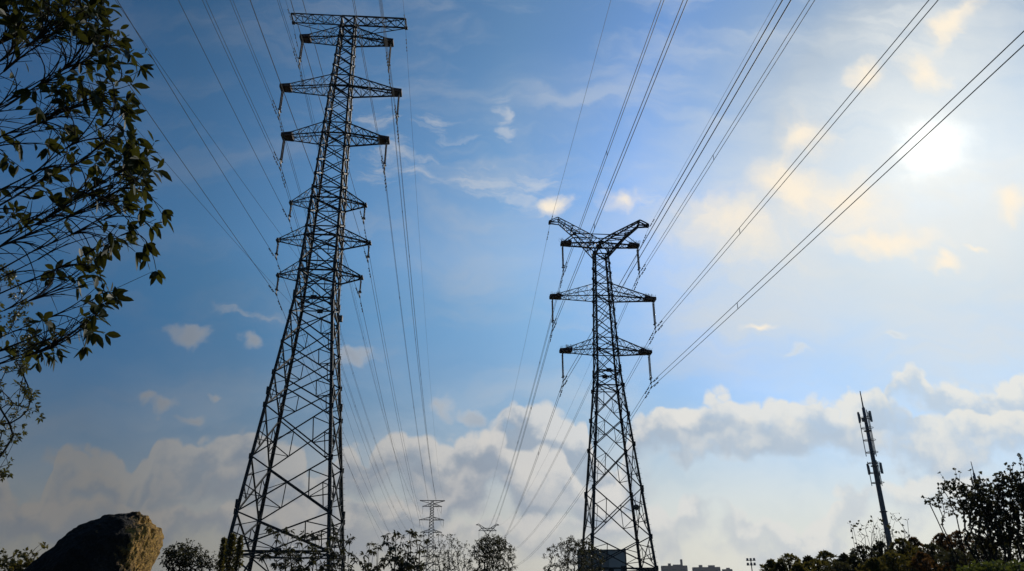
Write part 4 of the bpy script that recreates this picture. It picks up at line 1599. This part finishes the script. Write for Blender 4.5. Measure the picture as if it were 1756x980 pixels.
tree('shrub', 'clumpy shrub half hidden at the left foot of the boulder', 'shrub', 35, 17,
     multi_tips(px_tips([(68, 935), (72, 941), (38, 950), (30, 948), (45, 955), (60, 955), (55, 948), (20, 962), (10, 955), (5, 950), (50, 965), (62, 962)], 17), ell_tips(30, 972, 40, 22, 17, 40, 0.5)),
     (8, 0.075, 0.045, 0.15, 2, 0), M_LEAF_OLIVE, 26, 1.6, 0.005, M_BARK, lift=0.8)


def conifer(px, top, hd, w_px, label, seed, mat, group, dens=1.0, point=0.75, name='conifer', cat='conifer', leafL=0.16, stack=None):
    """narrow or conical evergreen: short upswept sprays all round a leader"""
    rn = random.Random(seed)
    base = ground_at(px, hd)
    H = at_dist(px, top, hd).z
    k = hd / FPX * 0.97
    R = w_px * k / 2
    t = thing(name, label, cat, base, rn.uniform(0, 6), group)
    b = MB()
    lb = MB()
    b.tube([(0, 0, 0), (0.02, 0.02, H * 0.5), (0, 0, H * 0.97)], [0.09, 0.06, 0.012], 6)
    n = int(60 * H * dens)
    lob = [(rn.uniform(0, 6.28), rn.uniform(0.3, 1.0) * H, rn.uniform(0.15, 0.35)) for _ in range(9)]
    sub = [(rn.uniform(0, 6.28), R * rn.uniform(0.3, 0.8), H * rn.uniform(0.78, 0.97)) for _ in range(stack or 0)]
    for aa, ro, zt in sub:
        o_ = Vector((cos(aa) * ro, sin(aa) * ro, 0))
        b.tube([o_ * 0.3 + Vector((0, 0, zt * 0.3)), o_ + Vector((0, 0, zt * 0.7)), o_ + Vector((0, 0, zt))], [0.03, 0.02, 0.006], 4)
        for q_ in range(26):
            f_ = rn.random()
            w_ = 0.34 * (1 - f_) + 0.05
            p_ = o_ + Vector((rn.uniform(-w_, w_), rn.uniform(-w_, w_), zt * (0.72 + 0.28 * f_)))
            rosette(lb, p_, Vector((rn.uniform(-.5, .5), rn.uniform(-.5, .5), 0.9)), rn, 5, leafL, leafL * 0.45, 0.0, False, 0.8)
    for i in range(n):
        f = rn.random() ** 0.8
        z = 0.25 * H * 0.4 + f * (H * 0.9)
        g_ = max(0.0, 1 - (z / H)) ** point
        a = rn.uniform(0, 2 * pi)
        bump = 1.0 + sum(am * max(0, cos(a - aa)) ** 3 * math.exp(-((z - zz) / (0.12 * H)) ** 2) for aa, zz, am in lob)
        rr = R * min(1.0, g_ * 1.5) * (0.45 + 0.55 * rn.random() ** 0.5) * bump * rn.uniform(0.75, 1.1)
        p = Vector((cos(a) * rr, sin(a) * rr, z))
        q = Vector((0, 0, max(0.1, z - 0.35 - rr * 0.5)))
        if i % 3 == 0:
            b.tube([q, q.lerp(p, 0.55) + Vector((0, 0, -0.05)), p], [0.014, 0.009, 0.004], 4, False)
        d = Vector((cos(a) * 0.7, sin(a) * 0.7, 0.8))
        rosette(lb, p, d + rvec(rn) * 0.4, rn, 5, leafL, leafL * 0.42, 0.0, False, 0.7)
    for i in range(int(10 * dens) + 4):
        z = H * rn.uniform(0.86, 1.0)
        rosette(lb, Vector((rn.uniform(-.08, .08), rn.uniform(-.08, .08), z)), Vector((rn.uniform(-.3, .3), rn.uniform(-.3, .3), 1)), rn, 4, leafL * 0.9, leafL * 0.36, 0.0, False, 0.5)
    b.build('trunk', M_BARK, t)
    lb.build('crown', mat, t)
    return t


CY = 'narrow conifers at the foot of the tall pylon'
conifer(379, 925, 26, 17, 'slimmest narrow conifer, nearest the twiggy shrub', 31, M_LEAF_OLIVE, CY, 1.6, 0.75, leafL=0.09)
conifer(394, 917, 27, 28, 'dark narrow conifer hiding the left leg of the tall pylon', 32, M_LEAF_OLIVE, CY, 2.2, 0.75, leafL=0.09)
conifer(408, 921, 25, 20, 'sunlit yellowish narrow conifer just right of the pylon\'s left leg', 33, M_LEAF_OLIVE, CY, 1.8, 0.75, leafL=0.09)

HG = 'small conical trees of the hedge'
HEDGE = [(1322, 963, 30, 34, 0, 'first low olive hedge tree at the thin end of the hedge'), (1352, 953, 31, 40, 0, 'second olive hedge tree from the thin end of the hedge'),
         (1386, 958, 29, 40, 2, 'low dark hedge tree beside the second olive one'), (1416, 949, 32, 42, 0, 'pointed olive hedge tree midway between hedge end and phone mast'),
         (1448, 954, 29, 44, 2, 'broad dark hedge tree left of the bare twigs'), (1482, 940, 31, 50, 2, 'dark hedge tree under the bare twigs beside the phone mast'),
         (1513, 931, 32, 46, 2, 'tall dark hedge tree hiding the foot of the phone mast'), (1548, 927, 30, 36, 0, 'pointed olive hedge tree right of the phone mast foot'),
         (1573, 925, 32, 34, 1, 'narrow rusty hedge tree right of the phone mast'), (1600, 936, 29, 42, 2, 'low dark hedge tree in front of the lone curved stem'),
         (1622, 918, 31, 40, 1, 'tall rusty-brown hedge tree below the lone curved stem'), (1652, 914, 32, 46, 1, 'tallest rusty hedge tree beside the big shrubs'),
         (1690, 925, 30, 54, 2, 'dark hedge tree at the foot of the big shrubs'), (1732, 930, 30, 60, 2, 'broad dark hedge tree at the frame\'s edge'),
         (1338, 968, 27, 40, 2, 'lowest front hedge tree near the thin end'), (1400, 964, 26, 50, 0, 'low front olive hedge tree left of the dark broad one'),
         (1465, 958, 26, 50, 2, 'low front dark hedge tree left of the mast'), (1530, 952, 26, 56, 0, 'low front olive hedge tree before the mast foot'),
         (1582, 952, 26, 56, 1, 'low front rusty hedge tree right of the mast foot'), (1635, 948, 26, 60, 2, 'low front dark hedge tree under the rusty pair'),
         (1366, 972, 25, 44, 0, 'smallest front hedge tree below the second olive one'), (1434, 968, 25, 50, 2, 'very low dark front hedge tree in mid hedge'),
         (1498, 962, 25, 54, 0, 'very low olive front hedge tree under the bare twigs')]
for i, (x, y, hd, w, mi, lab) in enumerate(HEDGE):
    conifer(x, y, hd, w * 1.6, lab, 100 + i, (M_LEAF_OLIVE, M_LEAF_RUST, M_LEAF_DARK)[mi], HG, 2.6, 0.42 if i % 2 else 0.6, 'hedge_tree', 'hedge tree', 0.13, 5)

tree('bare_shrub', 'nearly bare twiggy shrub fanning out around the phone mast', 'shrub', 1508, 28,
     px_tips([(1457, 898), (1463, 904), (1461, 908), (1467, 900), (1473, 896), (1478, 903), (1484, 908), (1488, 899), (1496, 889), (1506, 891), (1463, 925), (1474, 912), (1490, 893), (1512, 897), (1520, 905), (1500, 905), (1528, 890), (1535, 893), (1546, 890), (1556, 893), (1549, 903), (1540, 912), (1551, 915), (1557, 922), (1525, 900), (1530, 912), (1483, 920), (1495, 915), (1516, 915), (1562, 935), (1470, 935)], 28, 1.2),
     (2, 0.12, 0.09, 0.2, 1, 0), M_LEAF_DARK, 41, 0.8, 0.0045, M_BARK, bend=0.16, lift=0.1, stems=9, pw=0.42)
tree('bare_shrub', 'second fan of leafless twigs close behind the phone mast foot', 'shrub', 1520, 29,
     multi_tips(ell_tips(1512, 922, 44, 26, 29, 60, 0.6), px_tips([(1533, 884), (1541, 880), (1528, 882), (1546, 900), (1494, 900), (1504, 897)], 29)),
     (1, 0.05, 0.03, 0.2, 1, 0), M_LEAF_DARK, 46, 0.8, 0.004, M_BARK, bend=0.16, lift=0.1, stems=8, pw=0.42)
BS = 'big leafy shrubs above the hedge'
tree('tall_shrub', 'lone curved stem with small round leaves leaning out over the hedge', 'shrub', 1632, 22,
     px_tips([(1584, 853), (1588, 860), (1595, 866), (1601, 864), (1604, 851), (1612, 848), (1618, 855), (1616, 846), (1622, 864), (1626, 874), (1634, 880), (1632, 870), (1640, 885), (1618, 892), (1616, 902), (1620, 880), (1608, 858), (1597, 858), (1641, 875), (1610, 870)], 22, 0.5),
     (5, 0.075, 0.066, 0.15, 2, 1), M_LEAF_DARK, 42, 0.9, 0.007, M_BARK2, BS, lift=1.0, stems=3, pw=0.36, bend=0.28)
tree('tall_shrub', 'many-stemmed shrub with round leaves under the distant mast tip', 'shrub', 1688, 21,
     multi_tips(ell_tips(1676, 854, 52, 44, 21, 280, 0.5), ell_tips(1632, 835, 22, 18, 21, 36, 0.5), ell_tips(1690, 892, 40, 60, 21, 220, 0.5), ell_tips(1700, 925, 46, 30, 21, 90, 0.5), px_tips([(1612, 812), (1638, 806), (1646, 811), (1620, 832), (1664, 808), (1680, 812), (1706, 816), (1619, 838)], 21)),
     (7, 0.062, 0.052, 0.15, 1, 1), M_LEAF_DARK, 43, 0.7, 0.0045, M_BARK2, BS, lift=1.0, stems=8, pw=0.36, bend=0.28)
tree('tall_shrub', 'tallest many-stemmed leafy shrub cut by the frame\'s right edge', 'shrub', 1745, 21,
     multi_tips(ell_tips(1754, 840, 48, 56, 21, 360, 0.5), ell_tips(1740, 888, 50, 60, 21, 260, 0.5), ell_tips(1745, 925, 50, 34, 21, 110, 0.5), px_tips([(1747, 781), (1752, 787), (1738, 795), (1730, 802), (1727, 797), (1756, 800), (1775, 790)], 21), ell_tips(1800, 830, 40, 45, 21, 60)),
     (7, 0.062, 0.052, 0.15, 1, 1), M_LEAF_DARK, 44, 0.7, 0.0045, M_BARK2, BS, lift=1.0, stems=8, pw=0.36, bend=0.28)
tree('bush', 'low bright green bush in the near corner below the big shrubs', 'bush', 1712, 15,
     multi_tips(ell_tips(1712, 985, 62, 26, 15, 260, 0.5), ell_tips(1750, 985, 50, 30, 15, 120, 0.5), ell_tips(1670, 985, 36, 18, 15, 60, 0.5)), (7, 0.075, 0.035, 0.05, 1, 1), M_LEAF_GREEN, 45, 1.4, 0.004, M_BARK2, lift=0.5)


# the near tree that fills the left edge: long sweeping branches, big glossy leaves at their ends
def near_tree():
    rn = random.Random(77)
    base = Vector((-6.3, 5.0, 0.0))
    t = thing('broadleaf_tree', 'near tree with long sweeping twigs and big glossy leaves filling the upper corner', 'tree', base)
    tb, lb = MB(), MB()
    trunk = [Vector((0, 0, 0)), Vector((0.05, 0.02, 1.2)), Vector((-0.05, 0.05, 2.6)), Vector((0.06, 0.0, 4.2)), Vector((0.0, 0.08, 6.0)), Vector((0.1, 0.0, 7.4))]
    tb.tube(trunk, [0.15, 0.12, 0.10, 0.085, 0.055, 0.02], 10)

    def on_trunk(z):
        z = max(0.9, min(7.0, z))
        for a, c in zip(trunk, trunk[1:]):
            if a.z <= z <= c.z:
                return a.lerp(c, (z - a.z) / (c.z - a.z))
        return trunk[-1]
    limbs = []

    def limb(end, r, rise=0.42, n=16):
        h = Vector((end.x, end.y, 0)).length
        s = on_trunk(end.z - rise * h * rn.uniform(0.8, 1.15))
        c = s.lerp(end, 0.5) + Vector((0, 0, -0.10 * h * rn.uniform(0.4, 1.3))) + rvec(rn) * 0.12
        pts = bez(s, c, end, n)
        for i in range(2, n):
            pts[i] = pts[i] + rvec(rn) * 0.014
        tb.tube(pts, [r * (1 - 0.86 * i / n) for i in range(n + 1)], 6)
        limbs.append(pts)
        return pts
    vis = [(176, 14), (222, 60), (246, 118), (232, 180), (262, 262), (252, 300), (262, 322), (236, 345), (268, 376), (262, 466), (206, 508), (150, 560), (96, 596),
           (150, 95), (120, 180), (180, 250), (150, 330), (120, 410), (90, 500), (60, 140), (70, 300), (40, 440), (30, 60), (110, 30)]
    for x, y in vis:
        limb(at_depth(x, y, rn.uniform(4.9, 6.1)) - base, rn.uniform(0.010, 0.019))
    for k in range(20):      # the rest of the crown, out of the picture
        a = rn.uniform(0.9, 5.2)
        rr = rn.uniform(1.6, 2.8)
        limb(Vector((rr * cos(a), rr * sin(a), rn.uniform(3.2, 7.0))), rn.uniform(0.010, 0.019))
    # right-hand outline of the foliage (photo rows)
    edge = [(-60, 175), (0, 186), (40, 190), (72, 236), (105, 246), (122, 258), (160, 246), (200, 252), (240, 250), (268, 266), (300, 262), (330, 268), (350, 268), (362, 276), (376, 262), (400, 240), (425, 235), (440, 200),
            (470, 175), (500, 200), (520, 204), (545, 190), (570, 150), (590, 108), (618, 92), (630, 40)]

    def xmax(y):
        for (y0, x0), (y1, x1) in zip(edge, edge[1:]):
            if y0 <= y <= y1:
                return x0 + (x1 - x0) * (y - y0) / (y1 - y0)
        return 60
    tips = []
    for i in range(300):
        y = rn.uniform(-50, 600)
        xm = xmax(y)
        u = rn.random() ** 0.55
        x = -60 + (xm - 12 + 60) * u
        if y > 470 and rn.random() < 0.45:
            continue
        if 400 < y < 470 and x < 150 and rn.random() < 0.4:
            continue
        tips.append((x, y, rn.uniform(4.7, 6.3), (1.0 if x > xm - 95 or y < 60 else 0.28) * (0.6 if y > 320 else 0.95)))
    for x, y in [(288, 363), (286, 372), (270, 388), (256, 420), (276, 468), (240, 436), (232, 150), (250, 118), (262, 268), (196, 508), (205, 515), (186, 525), (170, 500), (150, 548), (160, 570), (95, 590), (90, 612), (100, 610)]:
        tips.append((x - 8, y - 4, rn.uniform(5.0, 5.8), 1.0))
    P = [(at_depth(x, y, d) - base, f) for x, y, d, f in tips]
    for k in range(130):
        a = rn.uniform(0.9, 5.2)
        rr = rn.uniform(1.4, 3.0)
        P.append((Vector((rr * cos(a), rr * sin(a), rn.uniform(3.0, 7.4))), 0.8))
    for tp, f in P:
        best, bp = 1e9, None
        for pts in limbs:
            for i in range(5, len(pts) - 1):
                p = pts[i]
                dv = tp - p
                tg = (pts[i + 1] - pts[i]).normalized()
                al = dv.dot(tg)
                if al < 0.25 * dv.length:
                    continue
                c = dv.length + 1.6 * (dv - tg * al).length + (0.8 if dv.length < 0.3 else 0)
                if c < best:
                    best, bp = c, (p, tg, dv)
        if bp is None:
            continue
        p, tg, dv = bp
        L = dv.length
        pts = bez(p, p + tg * L * 0.45 + rvec(rn) * 0.04 * L, tp, 9)
        tb.tube(pts, [0.0060 - 0.0038 * i / 9 for i in range(10)], 5)
        d = (pts[-1] - pts[-2]).normalized()
        if rn.random() < f:
            rosette(lb, tp, d, rn, rn.choice([3, 4, 5, 6, 7]), 0.102, 0.048, 0.35, True, 0.85)
            # side shoots with their own leaves
            for q in range(rn.choice([0, 1, 1, 2])):
                i = rn.choice([5, 6, 7])
                sd = (d + rvec(rn) * 0.8).normalized()
                e = pts[i] + sd * rn.uniform(0.10, 0.22)
                tb.tube([pts[i], pts[i].lerp(e, 0.5) + rvec(rn) * 0.01, e], [0.004, 0.003, 0.002], 4)
                rosette(lb, e, sd, rn, rn.choice([2, 3, 4, 5]), 0.097, 0.046, 0.4, True, 0.85)
        for i in (6, 7, 8):
            if rn.random() < 0.35 * f:
                leaf(lb, pts[i], (rvec(rn) + d + Vector((0, 0, -0.5))), rvec(rn), rn.uniform(0.07, 0.11), 0.039, 0.25, 0.3, True)
        # bare spur twigs
        for q in range(2):
            i = rn.choice([2, 3, 4, 5, 6])
            e = pts[i] + (d + rvec(rn) * 0.9).normalized() * rn.uniform(0.06, 0.2)
            tb.tube([pts[i], e], [0.003, 0.0015], 3)
    tb.build('trunk', M_BARK, t)
    lb.build('crown', M_LEAF_BIG, t)


near_tree()


def second_tree():
    rn = random.Random(88)
    D = 9.5
    base = at_depth(-210, 760, D)
    base = Vector((base.x, base.y, 0))
    edge = [(455, 10), (480, 36), (520, 46), (560, 60), (590, 66), (612, 50), (640, 46), (668, 66), (690, 72), (712, 74), (725, 44), (742, 42), (775, 12), (790, 32), (812, 14), (830, 4)]

    def xmax(y):
        for (y0, x0), (y1, x1) in zip(edge, edge[1:]):
            if y0 <= y <= y1:
                return x0 + (x1 - x0) * (y - y0) / (y1 - y0)
        return 0

    def fn(r_):
        out = []
        while len(out) < 330:
            y = r_.uniform(458, 828)
            x = xmax(y) - 4 - 230 * r_.random() ** 1.6
            if y > 640 and x > -40 and r_.random() < 0.30:
                continue
            out.append(at_depth(x, y, D + r_.uniform(-1.2, 1.2)))
        for i in range(110):
            out.append(at_depth(r_.uniform(-460, -60), r_.uniform(380, 800), D + r_.uniform(-1.6, 1.6)))
        return out
    t = tree('fine_leaved_tree', 'small-leaved tree behind the big-leaved one on the left edge', 'tree', 0, 1, fn, (7, 0.062, 0.028, 0.12, 2, 1), M_LEAF_FINE, 51, 2.2, 0.0024, M_BARK, None, lift=0.05, pw=0.43)
    return t


def tree_at(base):
    global ground_at
    old = ground_at
    ground_at = lambda *a: base
    try:
        second_tree()
    finally:
        ground_at = old


_b = at_depth(-210, 760, 9.5)
tree_at(Vector((_b.x, _b.y, 0.0)))


# ------------------------------------------------------------------ the air between
def build_haze():
    b = MB()
    b.box((0, 0, 30.0), 5000, 5000, 110.0)
    m = bpy.data.materials.new('thin_haze')
    m.use_nodes = True
    nt = m.node_tree
    nt.nodes.clear()
    v = nt.nodes.new('ShaderNodeVolumePrincipled')
    v.inputs['Color'].default_value = (0.86, 0.90, 0.96, 1)
    v.inputs['Density'].default_value = HAZE_DENSITY
    v.inputs['Anisotropy'].default_value = 0.3
    o = nt.nodes.new('ShaderNodeOutputMaterial')
    nt.links.new(v.outputs[0], o.inputs['Volume'])
    h = b.build('haze', m)
    h['kind'] = 'stuff'


HAZE_DENSITY = 0.00007
build_haze()
